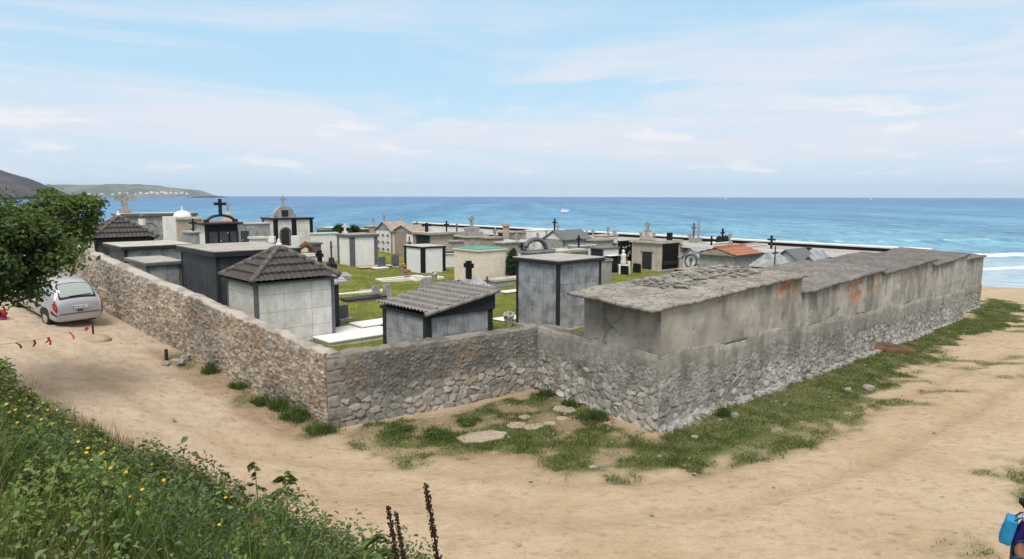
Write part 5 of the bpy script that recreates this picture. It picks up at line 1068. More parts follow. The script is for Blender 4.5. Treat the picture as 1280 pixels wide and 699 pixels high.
# pale path stones in the forecourt
def gx(px, py):
    z = 0.
    for _ in range(6): q = P(px, py, z); z = e(q[0], q[1])
    return P(px, py, z)
for px, py, w, d, lb in ((601, 547, .95, .42, 'largest pale flat path stone, nearest the camera in the forecourt'), (646, 532, .42, .26, 'pale flat path stone beside the grass in mid forecourt'), (668, 534, .45, .22, 'narrow pale path stone, right of the mid forecourt stone'), (706, 512, .5, .36, 'squarish pale path stone beside the weed near the recess wall'),
        (703, 524, .25, .16, 'small pale path stone just below the squarish one'), (686, 530, .3, .16, 'small flat path stone between the two in the middle'), (655, 522, .28, .14, 'thin pale path stone next to the low grey wall side')):
    q = gx(px, py); t = thing('path_stone', lb, 'stone slab', tuple(q), R(20)+RNG.random()*.4); n = 7; rr = np.random.default_rng(int(px)); w *= 1.35; d *= 1.5; pts = [((w/2)*math.cos(6.283*i/n)*(.8+.4*rr.random()), (d/2+.05)*math.sin(6.283*i/n)*(.8+.4*rr.random())) for i in range(n)]
    MB().prism(pts, 'z', -.1, .035).build('slab', M('path_stone_face', (.39, .335, .265), (.29, .245, .19), .95, 4, .5, 20, bdist=.02) if px == 601 else bpy.data.materials['path_stone_face'], t, bevel=.012)
# fallen rocks, posts, tape
for px, py, sz, lb in ((221, 456, .24, 'biggest fallen rubble stone beside the short dark post'), (232, 449, .17, 'small fallen stone leaning on the tan wall foot'), (207, 457, .12, 'little stone lying right under the short dark post'), (741, 586, .09, 'small loose stone on the bare ground below the big wall corner'), (916, 521, .16, 'pale loose stone on the grass by the long wall'),
        (1059, 489, .14, 'flat pale stone in the grass left of the sandy track'), (1085, 487, .2, 'grey flat stone further right on the edge of the grass'), (868, 548, .1, 'white loose stone close to the foot of the wall corner')):
    q = gx(px, py); m = MB(); m.rock((0, 0, sz*.3), (sz*1.2, sz*.8, sz*.6), int(px)); o = m.build('loose_stone', MT['stone'], None); o.location = tuple(q); tag(o, lb, 'stone')
q = gx(1100, 438); m = MB(); [m.rock((.5*(i % 4-1.5)+.1, .22*((i*7) % 3-1), -.02), (.50, .4, .26+.08*(i % 3)), i) for i in range(9)]; o = m.build('earth_mound', M('red_earth', (.17, .10, .062), (.11, .065, .042), 1, 5, .8, 25, bdist=.05), None, True); o.location = tuple(q); tag(o, 'small mound of reddish brown earth on the grass at the long wall', 'mound')
q = gx(117, 424); t = thing('tape_post', 'thin dark post in a sand heap holding the red and white tape', 'post', tuple(q)); m = MB(); m.tube([(0, 0, -.1), (0, 0, .47)], .03, 7); m.build('shaft', MT['wood'], t); m = MB(); m.lathe([(.55, -.08), (.42, .05), (.22, .13), (.06, .17)], 14); m.build('sand_heap', MT['sandm'], t, True)
pa = np.array(q)+[0, 0, .44]
q2 = gx(208, 450); t = thing('short_post', 'short dark wooden post standing beside the fallen stones at the tan wall', 'post', tuple(q2)); MB().tube([(0, 0, -.1), (.01, 0, .33)], [.055, .05], 8).build('shaft', MT['wood'], t, bevel=.008)
pb = PY(-30, 434, 14.6)
m = MB(); pts = [pa*(1-s)+pb*s-np.array([0, 0, .10*math.sin(math.pi*s)]) for s in np.linspace(0, 1, 15)]; m.tube([tuple(p) for p in pts], .006, 4)
tp = thing('barrier_tape', 'thin slack string with torn red and white tape ends across the track', 'tape', tuple(pa)); o = m.build('string', flat('pale_string', (.55, .5, .45), .8), tp); o.data.transform(Matrix.Translation(-Vector(pa)))
red = flat('red_tape', (.55, .03, .02), .5)
for px, s_ in ((107, .12), (104, .1), (78, .2), (49, .16), (47, .2), (30, .17), (9, .14)):
    y = np.interp(px, [-30, 117], [pb[1], pa[1]]); ss = (pa[1]-y)/(pa[1]-pb[1]+1e-9); c = pa*(1-ss)+pb*ss-np.array([0, 0, .10*math.sin(math.pi*ss)])-pa
    m = MB(); a = RNG.normal(size=2)*.6; w = np.array([.022, .012, 0]); d1 = np.array([a[0]*s_, .1*a[1]*s_, -s_]); d2 = d1*.5+np.array([.03, .02, .0])
    m.add([tuple(c-w), tuple(c+w), tuple(c+d2+w), tuple(c+d2-w), tuple(c+d1+w), tuple(c+d1-w)], [(0, 1, 2, 3), (3, 2, 4, 5)]); o = m.build('tape_end', red, tp); sm = o.modifiers.new('thick', 'SOLIDIFY'); sm.thickness = .003
q = gx(-2, 405); t = thing('beach_bag', 'red and magenta fabric bag with dark base under the tree at left edge', 'bag', tuple(q), R(15))
m = MB(); m.lathe([(.20, .06), (.24, .16), (.22, .24)], 14); m.build('pouch', flat('magenta_cloth', (.45, .05, .30), .8), t, True); MB().lathe([(.225, .242), (.27, .30), (.2, .42), (.08, .46)], 14).build('flap', flat('red_cloth', (.42, .02, .03), .8), t, True); MB().box(-.22, .30, -.15, .15, -.02, .058).build('base', MT['iron'], t, bevel=.02); MB().tube([(-.2, 0, .3), (-.18, -.02, .6), (.18, -.02, .6), (.2, 0, .3)], .015, 6).build('strap', MT['iron'], t)

# ------------------------------------------------------------------ bank of weeds in the foreground
def bankpts(n, x0, x1, y0, y1, dmin=0.0):
    x = x0+RNG.random(n)*(x1-x0); y = y0+RNG.random(n)*(y1-y0); d = bankd(x, y); kp = (d > dmin+.5*(fbm(x*1.2, y*1.2, 44)-.5)) & (y > 1.6) & (np.hypot(x, y) > 1.7); return x[kp], y[kp], d[kp]
def vheight(x, y, d): return sst(-.2, 1.0, d)*(.12+.85*sst(.35, .72, fbm(x*.8, y*.8, 81, 4))*sst(0, 1.6, d))
def bramble(n, seed, cols, ls, thr, up=1.0, hmul=1.0):
    x, y, d = bankpts(n, -15, 4, 1.6, 17)
    f = fbm(x*.55, y*.55, seed, 4); kp = f > thr; x, y, d, f = x[kp], y[kp], d[kp], f[kp]
    hh_ = vheight(x, y, d)*hmul; lump = fbm(x*3.2, y*3.2, seed+3, 3); t = RNG.random(len(x))**.55; z = ext(x, y)+hh_*t*(.55+.9*lump)+.02
    N_ = np.stack([RNG.normal(size=len(x))*.55, RNG.normal(size=len(x))*.55-.12, np.full(len(x), up)], -1); big = fbm(x*1.1, y*1.1, seed+9, 4); k = np.clip(RNG.random((len(x), 1))*.55+1.3*(lump[:, None]-.5)+1.6*(big[:, None]-.5)+.28, 0, 1)
    c = np.array(cols[0])*(1-k)+np.array(cols[1])*k; c = c*(1+.30*sst(-6.5, -2.5, x)*sst(11, 8, y))[:, None]; dry = RNG.random(len(x)) < .035; c[dry] = (.17, .11, .05)
    near = np.hypot(x, y); L = ls*(.6+.8*RNG.random(len(x)))*np.clip(near/8, .5, 1.0); return np.stack([x, y, z], -1), N_, L, c
parts = [bramble(26000, 63, ((.045, .085, .02), (.19, .27, .07)), .12, .50), bramble(16000, 69, ((.02, .05, .025), (.09, .14, .075)), .11, .52), bramble(210000, 41, ((.022, .05, .02), (.125, .18, .075)), .066, .40), bramble(150000, 47, ((.04, .08, .02), (.18, .25, .06)), .058, .42), bramble(60000, 53, ((.07, .085, .028), (.23, .22, .085)), .048, .40, .8, .8)]
c_, n_, l_, k_ = [np.concatenate(q) for q in zip(*parts)]
tag(leaves('bank_weeds', c_, n_, l_, l_*(.38+.3*RNG.random(len(l_))), k_, MT['leaf']), kind='stuff')
x, y, d = bankpts(90000, -15, 4.2, 1.6, 17, -.35); f = fbm(x*.6, y*.6, 58, 4); kp = (f > .47) | ((d < 1.2) & (RNG.random(len(x)) < .5)); x, y, d = x[kp], y[kp], d[kp]
h_ = (.12+.46*RNG.random(len(x))**1.5)*sst(-.5, .9, d)+.03
col = gcol(len(x), (.045, .08, .018), (.15, .175, .055)); dr = RNG.random(len(x)) < .22; col[dr] = gcol(int(dr.sum()), (.20, .15, .07), (.32, .26, .14))
tag(blades('bank_grass', x, y, ext(x, y), h_, col, MT['grassb'], .8, .007), kind='stuff')
x, y, d = bankpts(15000, -5.5, .5, 2.2, 7.5); f = fbm(x*1.1, y*1.1, 158, 3); kp = (f > .56) & (x < -1.2); x, y = x[kp], y[kp]
tag(blades('long_grass', x, y, ext(x, y), .35+.45*RNG.random(len(x)), gcol(len(x), (.05, .10, .018), (.17, .22, .06)), MT['grassb'], .9, .010), kind='stuff')
# dry fuzzy stems in front of the track edge
x, y, d = bankpts(26000, -14, 2.5, 4, 17, -.2); kp = (d < 1.9) & (RNG.random(len(x)) < .30*(.4+2*fbm(x*1.5, y*1.5, 77, 3)*(x < -4))); x, y, d = x[kp], y[kp], d[kp]
tag(blades('dry_stems', x, y, ext(x, y), .25+.45*RNG.random(len(x)), gcol(len(x), (.10, .06, .035), (.24, .16, .09)), MT['grassb'], .5, .006), kind='stuff')
# yellow flowers on thin stems
def bank_at(px, py, lift=.3):
    s_ = ray(px, py)
    for t in np.arange(2, 30, .02):
        q = CAM+s_*t
        if q[2] < e(q[0], q[1])+(lift if lift is not None else .13+.9*float(vheight(q[0], q[1], bankd(q[0], q[1])))): return q
    return CAM+s_*14
pet = flat('yellow_petal', (.78, .56, .03), .6)
mb = MB(); mb.tube([(0, 0, -.32), (.01, 0, -.15), (0, 0, 0)], .004, 4)
stem_me = mb.build('stem', flat('flower_stem', (.08, .13, .03), .7)); 
mb = MB()
for i in range(9):
    a = 6.283*i/9; mb.add([(0, 0, .004), (.018*math.cos(a-.3), .018*math.sin(a-.3), .010), (.042*math.cos(a), .042*math.sin(a), .012), (.018*math.cos(a+.3), .018*math.sin(a+.3), .010)], [(0, 1, 2, 3)])
mb.lathe([(.012, .0), (.014, .008), (.006, .014)], 8); head_me = mb.build('flower_head', pet)
f0 = thing('yellow_flower', 'small yellow daisy like flower on a thin stem among the bank weeds', 'flower', (0, 0, 0), 0, 'yellow flowers on the weedy bank'); stem_me.parent = f0; head_me.parent = f0
fl = [(12, 470), (38, 466), (16, 488), (30, 486), (44, 489), (62, 497), (70, 502), (58, 492), (25, 500), (47, 510), (20, 512), (72, 512), (36, 520), (9, 505), (65, 484), (46, 492), (80, 501), (118, 490), (106, 520), (84, 527), (22, 528), (52, 524), (94, 537), (125, 538), (126, 548), (130, 565), (158, 545), (150, 536), (158, 546), (98, 552), (110, 560), (115, 575), (60, 512), (85, 515), (139, 585), (158, 590), (163, 621), (282, 622), (274, 656), (104, 507), (40, 476), (5, 480), (28, 474), (77, 520), (14, 496), (54, 503), (33, 498), (66, 530), (92, 567), (90, 510), (118, 531), (132, 552), (143, 560), (127, 567), (108, 566), (12, 515), (25, 478), (178, 612), (205, 600), (190, 580)]
for i, (px, py) in enumerate(fl):
    q = bank_at(px, py+1, None); o = f0 if i == 0 else copy_tree(f0); o.location = tuple(q); s_ = .34+.28*RNG.random(); o.scale = (s_, s_, 1); o.rotation_euler = (.45+.4*(RNG.random()-.5), .3*(RNG.random()-.5), RNG.random()*.8-.4)
# dried flower stalks (mullein like)
stalkm = M('dry_stalk', (.055, .03, .018), (.03, .017, .012), .95, 20, .6, 60)
for (px, py, bx_, by_, Y, rad, lb) in ((534, 604, 549, 705, 5.2, .023, 'tallest dried brown flower stalk, leaning slightly left at bottom centre'), (487, 632, 497, 705, 5.6, .021, 'left one of the two short dried flower stalks'), (496, 640, 507, 705, 5.5, .019, 'right one of the two short dried flower stalks')):
    a = PY(px, py, Y); b = PY(bx_, by_, Y); gzz = e(b[0], Y); d = (a-b)/np.linalg.norm(a-b); b2 = b-d*((b[2]-gzz)/max(d[2], .3)+.05); t = thing('dried_flower_stalk', lb, 'dried plant', tuple(b2)); L = np.linalg.norm(a-b2)
    MB().tube([tuple(d*L*s_+np.array([.012*math.sin(5*s_), 0, 0])) for s_ in np.linspace(0, 1, 8)], [rad*.45]*7+[rad*.25], 6).build('stem', stalkm, t)
    m = MB(); rr = np.random.default_rng(int(px)); vis = np.linalg.norm(a-b)/L
    for i in range(230):
        s_ = 1-(vis*1.15)*rr.random(); an = rr.random()*6.283; r_ = rad*(.55+.75*rr.random())*(1 if s_ < .93 else .8); q = d*L*s_+np.array([.012*math.sin(5*s_)+r_*math.cos(an), r_*math.sin(an), 0]); w = rad*.38*(.6+.8*rr.random())
        m.add([tuple(q+np.array(v)*w) for v in ((1, 0, 0), (-1, 0, 0), (0, 1, 0), (0, -1, 0), (0, 0, 1.3), (0, 0, -1.3))], [(0, 2, 4), (2, 1, 4), (1, 3, 4), (3, 0, 4), (2, 0, 5), (1, 2, 5), (3, 1, 5), (0, 3, 5)])
    m.build('seed_heads', stalkm, t)
# leafy sapling and bramble canes
def rosette(label, px, py, Y, h, r, n, cols, seed):
    rr = np.random.default_rng(seed); a = PY(px, py, Y); gz = min(e(a[0], a[1]), a[2]-.2); t = thing('leafy_sapling', label, 'plant', (a[0], a[1], gz)); z1 = a[2]-gz
    m = MB(); m.tube([(.05, 0, -.05), (.02, 0, z1*.6), (0, 0, z1)], [.012, .009, .004], 5); P_ = []; N_ = []; D_ = []
    for i in range(n):
        s_ = rr.random(); an = rr.random()*6.283; L_ = r*(1-.55*s_)
        for k in (.35, .6, .85, 1.05): P_.append((math.cos(an)*L_*k, math.sin(an)*L_*k, z1-h*(1-s_)-.10*k*k*r+.02*rr.normal())); N_.append((math.cos(an)*.4+.25*rr.normal(), math.sin(an)*.4+.25*rr.normal(), 1)); D_.append((math.cos(an+.5), math.sin(an+.5), -.2))
        m.tube([(0, 0, z1-h*(1-s_)-.03), (math.cos(an)*L_, math.sin(an)*L_, z1-h*(1-s_)-.1*r)], .003, 4)
    m.build('stem', flat('green_stem_'+str(px), (.07, .10, .03), .7), t); n = len(P_); k = rr.random((n, 1)); leaves('leaves', np.array(P_), np.array(N_), .12, .05, np.array(cols[0])*(1-k)+np.array(cols[1])*k, MT['leaf'], t, updir=np.array(D_)*2)
rosette('bright green leafy sapling rising above the bank against the sandy track', 356, 592, 9.2, .42, .24, 22, ((.04, .09, .02), (.11, .19, .045)), 3)
rosette('thin wispy sapling left of the bright leafy one', 318, 578, 10.2, .5, .16, 9, ((.05, .085, .025), (.12, .15, .05)), 6)
rosette('low broad leafed plant at the foot of the dried stalks', 470, 672, 6.4, .25, .22, 16, ((.04, .09, .02), (.13, .21, .05)), 8)
m = MB(); cp = [bank_at(165, 560, .35), PY(205, 577, 11.6), PY(250, 600, 10.6), PY(272, 612, 10.1), bank_at(290, 632, .3)]; pts = []
for i in range(4):
    for s_ in np.linspace(0, 1, 6)[:-1]: pts.append(cp[i]*(1-s_)+cp[i+1]*s_)
pts.append(cp[4]); tb = thing('bramble_cane', 'long arching brown bramble cane along the crest of the bank', 'bramble', tuple(cp[0])); o = MB().tube([tuple(p-cp[0]) for p in pts], [.012]*len(pts), 6).build('cane', M('cane_bark', (.12, .06, .035), (.08, .04, .025), .8, 10), tb)
P_ = np.concatenate([np.array(pts)-cp[0]+RNG.normal(size=(len(pts), 3))*.06 for _ in range(7)]); k = RNG.random((len(P_), 1)); leaves('leaves', P_, RNG.normal(size=P_.shape)*.6+[0, 0, .8], .07, .045, np.array((.03, .065, .02))*(1-k)+np.array((.09, .15, .05))*k, MT['leaf'], tb)
# pebbles
n = 4200; x = -12+RNG.random(n)*40; y = 9+RNG.random(n)*24; kp = (pdist(x, y, POLY) < -.2) & (bankd(x, y) < .3) & (RNG.random(n) < (.22+.78*np.clip(emask(x, y)+sst(-2.2, -.2, pdist(x, y, POLY))*.6, 0, 1))); m = MB()
for a, b_ in zip(x[kp], y[kp]):
    s_ = .012+.045*RNG.random()**3; m.add([(a+v[0]*s_*1.2, b_+v[1]*s_, e(a, b_)+v[2]*s_*.6) for v in ((1, 0, 0), (-1, 0, 0), (0, 1, 0), (0, -1, 0), (.1, .1, 1), (0, 0, -.6))], [(0, 2, 4), (2, 1, 4), (1, 3, 4), (3, 0, 4), (2, 0, 5), (1, 2, 5), (3, 1, 5), (0, 3, 5)])
tag(m.build('pebbles', MT['stone']), kind='stuff')
# ------------------------------------------------------------------ silver hatchback
def bsp(P_, n):          # uniform cubic b-spline through control rows (clamped by repetition), P_: (k, ...)
    P_ = np.concatenate([P_[:1]*2-P_[1:2], P_, P_[-1:]*2-P_[-2:-1]]); k = len(P_)-3; t = np.linspace(0, k-1e-6, n); i = t.astype(int); f = (t-i)
    w = np.stack([(1-f)**3, 3*f**3-6*f**2+4, -3*f**3+3*f**2+3*f+1, f**3], -1)/6
    return sum(w[:, j].reshape((-1,)+(1,)*(P_.ndim-1))*P_[i+j] for j in range(4))
def car():
    # stations along x (0 = rear): x, z sill, z shoulder, half width, belt z, roof z, roof half width
    st = np.array([(-.02, .38, .52, .70, .60, .64, .60), (.00, .32, .56, .80, .70, .78, .66), (.05, .28, .60, .835, .86, 1.02, .66), (.16, .26, .62, .845, .98, 1.14, .64), (.36, .25, .64, .85, 1.02, 1.44, .60), (.62, .24, .65, .85, 1.03, 1.57, .58),
                   (1.1, .22, .65, .855, 1.02, 1.63, .60), (1.7, .21, .64, .855, 1.0, 1.64, .61), (2.3, .21, .63, .855, .98, 1.58, .60), (2.7, .21, .62, .85, .97, 1.36, .60), (3.05, .22, .61, .845, .95, 1.06, .66), (3.5, .24, .60, .83, .86, .95, .62), (3.95, .26, .56, .78, .72, .80, .58), (4.12, .32, .50, .70, .58, .62, .52), (4.17, .38, .46, .62, .5, .53, .48)])
    rings = []
    for x, zs, zh, w, zb, zr, rw in st:
        half = [(0, zs), (w*.6, zs), (w*.93, zs+.02), (w, zs+.16), (w*1.0, zh), (w*.985, (zh+zb)/2), (w*.94, zb), ((w*.94+rw)/2+.05, (zb+zr)/2+.02), (rw+.06, zr-.11), (rw*.9, zr-.02), (rw*.5, zr+.01), (0, zr+.02)]
        ring = half+[(-a, b) for a, b in half[-2:0:-1]]; rings.append([(x, a, b) for a, b in ring])
    K_ = np.array(rings); NV = K_.shape[1]
    def ev(uu, vv):      # uu in [0,1] over stations, vv in ring index 0..NV (closed)
        A = np.concatenate([K_[:1]*2-K_[1:2], K_, K_[-1:]*2-K_[-2:-1]]); A = np.concatenate([A[:, -1:], A, A[:, :2]], 1); uu = np.asarray(uu, float); vv = np.asarray(vv, float)
        t = np.clip(uu, 0, 1)*(len(K_)-1); i = np.minimum(t.astype(int), len(K_)-2); f = t-i; v = np.mod(vv, NV); j = v.astype(int); h = v-j
        B = lambda f: [(1-f)**3/6, (3*f**3-6*f**2+4)/6, (-3*f**3+3*f**2+3*f+1)/6, f**3/6]
        bu = B(f); bv = B(h); return sum((bu[a]*bv[b])[..., None]*A[i+a, j+b] for a in range(4) for b in range(4))
    def nrm(uu, vv):
        d = 1e-3; a = ev(np.asarray(uu)+d, vv)-ev(np.asarray(uu)-d, vv); b = ev(uu, np.asarray(vv)+.02)-ev(uu, np.asarray(vv)-.02); n = np.cross(b, a); n /= np.linalg.norm(n, axis=-1, keepdims=True)+1e-9; return n
    pos = P(100, 412, 1.68); hd = np.array([-math.sin(R(56)), math.cos(R(56))])
    # rear axle ground point and slope along the heading
    rc = np.array([pos[0], pos[1]])+np.array([-hd[1], hd[0]])*.0; gz = lambda q: e(q[0], q[1]); z0 = gz(rc+hd*.8); z1 = gz(rc+hd*3.4); pitch = math.atan((z1-z0)/2.6)
    lb = thing('parked_car', 'silver hatchback parked on the track beside the tan rubble wall, rear towards the viewer', 'car', (rc[0], rc[1], z0-.8*math.tan(pitch)), 0); lb.rotation_euler = Matrix(((1, 0, 0), (0, 1, 0), (0, 0, 1))).to_euler()
    lb.scale = (.87, .87, .87); lb.rotation_mode = 'XYZ'; lb.rotation_euler = (0, -pitch, math.atan2(hd[1], hd[0]))
    k = NT('silver_car_paint'); n = k.noise(k.tc.outputs['Object'], 3, 4); k.bsdf(k.mix(n, (.46, .46, .50), (.39, .39, .43)), .34, .5, .35, Coat_Weight=.5); paint = k.m
    nu, nv = 140, 110; uu, vv = np.meshgrid(np.linspace(0, 1, nu), np.linspace(0, NV, nv, endpoint=False), indexing='ij'); S = ev(uu, vv); a = np.arange(nu*nv).reshape(nu, nv); fs = np.stack([a[:-1], np.roll(a, -1, 1)[:-1], np.roll(a, -1, 1)[1:], a[1:]], -1).reshape(-1, 4)
    c0 = len(S.reshape(-1, 3)); vs = np.concatenate([S.reshape(-1, 3), S[0].mean(0)[None], S[-1].mean(0)[None]])
    body = mesh_np('body', vs, fs, paint, lb, None, True)
    import bmesh
    bm = bmesh.new(); bm.from_mesh(body.data); bm.verts.ensure_lookup_table()
    for row, flip in ((0, 1), (nu-1, 0)):
        L_ = [bm.verts[row*nv+j] for j in range(nv)]; bm.faces.new(L_[::-1] if flip else L_)
    bmesh.ops.recalc_face_normals(bm, faces=bm.faces); bm.to_mesh(body.data); bm.free()
    US = lambda x: np.interp(x, st[:, 0], np.linspace(0, 1, len(st)))
    def patch(name, mat, u0, u1, v0, v1, off=.012, ex=5, thick=.0, parent=None):
        nr, na = 9, 40; r_, t_ = np.meshgrid(np.linspace(0.02, 1, nr), np.linspace(0, 2*math.pi, na, endpoint=False), indexing='ij')
        cx = np.sign(np.cos(t_))*np.abs(np.cos(t_))**(2/ex)*r_; cy = np.sign(np.sin(t_))*np.abs(np.sin(t_))**(2/ex)*r_
        u = (u0+u1)/2+(u1-u0)/2*cx; v = (v0+v1)/2+(v1-v0)/2*cy; nn_ = nrm(u, v); p = ev(u, v); cen = np.array([2, 0, .8]); sg = np.sign(((p-cen)*nn_).sum(-1).mean()); p = p+nn_*sg*off*(1-.6*(r_[..., None] > .97))
        a = np.arange(nr*na).reshape(nr, na); f = np.stack([a[:-1], a[1:], np.roll(a, -1, 1)[1:], np.roll(a, -1, 1)[:-1]], -1).reshape(-1, 4)
        return mesh_np(name, p.reshape(-1, 3), f, mat, parent or lb, None, True)
    seal = flat('window_seal', (.012, .012, .013), .5); lens = flat('red_light_lens', (.30, .012, .012), .15, .6); blackp = flat('black_bumper_strip', (.03, .03, .033), .6)
    kk = NT('car_window_glass'); kk.bsdf((.42, .50, .50), .06, .8, .85, Coat_Weight=.3); gl = kk.m
    mid = 11.0
    patch('rear_window_seal', seal, US(.13), US(.66), mid-2.55, mid+2.55, .010, 6)
    patch('rear_window', gl, US(.16), US(.61), mid-2.3, mid+2.3, .016, 6)
    for sg in (1, -1):
        V0 = lambda v: v if sg > 0 else NV-v
        patch('tail_light', lens, US(.0), US(.22), V0(5.0), V0(7.3), .014, 4)
        patch('light_lens', flat('amber_lens', (.42, .10, .04), .2, .6) if sg > 0 else bpy.data.materials['amber_lens'], US(.03), US(.10), V0(5.7), V0(6.4), .017, 3, parent=lb)
        patch('bumper_strip', blackp, US(-.012), US(.30), V0(3.75), V0(4.4), .014, 6)
        for x0, x1 in ((.75, 1.15), (1.22, 1.98), (2.06, 2.62)): patch('side_window', gl, US(x0), US(x1), V0(6.35), V0(8.3), .010, 7)
        patch('side_moulding', blackp, US(1.0), US(3.0), V0(4.1), V0(4.45), .010, 8); patch('door_handle', blackp, US(1.30), US(1.48), V0(5.6), V0(5.85), .014, 3); patch('door_handle', blackp, US(2.15), US(2.33), V0(5.6), V0(5.85), .014, 3)
        for x in (.78, 3.38):
            patch('wheel_arch', seal, US(x-.37), US(x+.37), V0(1.6), V0(4.35), .006, 2.4)
            w = MB(); w.M = Matrix.Translation((x, sg*.735, .305)) @ Matrix.Rotation(R(90), 4, 'X'); w.lathe([(.19, -.10), (.27, -.105), (.305, -.08), (.305, .08), (.27, .105), (.19, .10)], 28); wo = w.build('wheel', flat('tyre_rubber', (.02, .02, .021), .85) if not bpy.data.materials.get('tyre_rubber') else bpy.data.materials['tyre_rubber'], lb, True)
            h = MB(); h.M = Matrix.Translation((x, sg*.735, .305)) @ Matrix.Rotation(R(90)*-sg, 4, 'X'); h.lathe([(.192, .085), (.192, .103), (.12, .118), (.03, .122)], 20)
            h.build('rim', flat('alloy_rim', (.45, .45, .46), .4, .5, .4) if not bpy.data.materials.get('alloy_rim') else bpy.data.materials['alloy_rim'], wo)
    for y0 in (-.5, .5): pass
    # tailgate fittings: plate, handle recess, wiper, seams
    q = ev(US(.035), mid); 
    pl = MB(); pm = Matrix.Translation((-.035, 0, .84)) @ Matrix.Rotation(R(9), 4, 'Y'); pl.M = pm; pl.box(-.012, .012, -.26, .26, -.055, .055); plate = pl.build('number_plate', flat('plate_white', (.75, .75, .73), .5), lb, bevel=.004)
    b = MB(); b.M = pm; b.box(-.0135, -.0122, .215, .255, -.052, .052); b.build('plate_blue_strip', flat('plate_blue', (.02, .07, .35), .5), plate)
    cu = bpy.data.curves.new('t', 'FONT'); cu.body = '9044 BKT'; cu.size = .105; cu.align_x = 'CENTER'; cu.align_y = 'CENTER'; cu.extrude = .001; tmp = bpy.data.objects.new('t', cu); COL.objects.link(tmp); dg = bpy.context.evaluated_depsgraph_get(); me = bpy.data.meshes.new_from_object(tmp.evaluated_get(dg)); bpy.data.objects.remove(tmp)
    me.transform(pm @ Matrix.Translation((-.0138, -.02, 0)) @ Matrix(((0, 0, -1, 0), (-1, 0, 0, 0), (0, 1, 0, 0), (0, 0, 0, 1)))); me.materials.clear(); me.materials.append(seal); link(bpy.data.objects.new('plate_number', me), plate)
    h = MB(); h.M = Matrix.Translation((-.045, 0, .70)); h.box(-.01, .02, -.09, .09, -.03, .03); h.build('tailgate_handle', seal, lb, bevel=.01)
    wp = ev(np.array([US(.17), US(.2)]), np.array([mid-.9, mid+1.6])); w = MB(); w.tube([tuple(wp[0]+np.array([-.03, 0, .02])), tuple(wp[1]+np.array([-.03, 0, .03]))], .014, 6); w.build('wiper', seal, lb)
    sm = MB(); uq = np.full(30, US(.0)); pts = ev(np.full(24, US(.003)), np.linspace(mid-4.6, mid+4.6, 24))
    seam = MB(); seam.box(-.028, .03, -.72, .72, .60, .606); seam.build('bumper_seam', seal, lb)
    return lb
car()
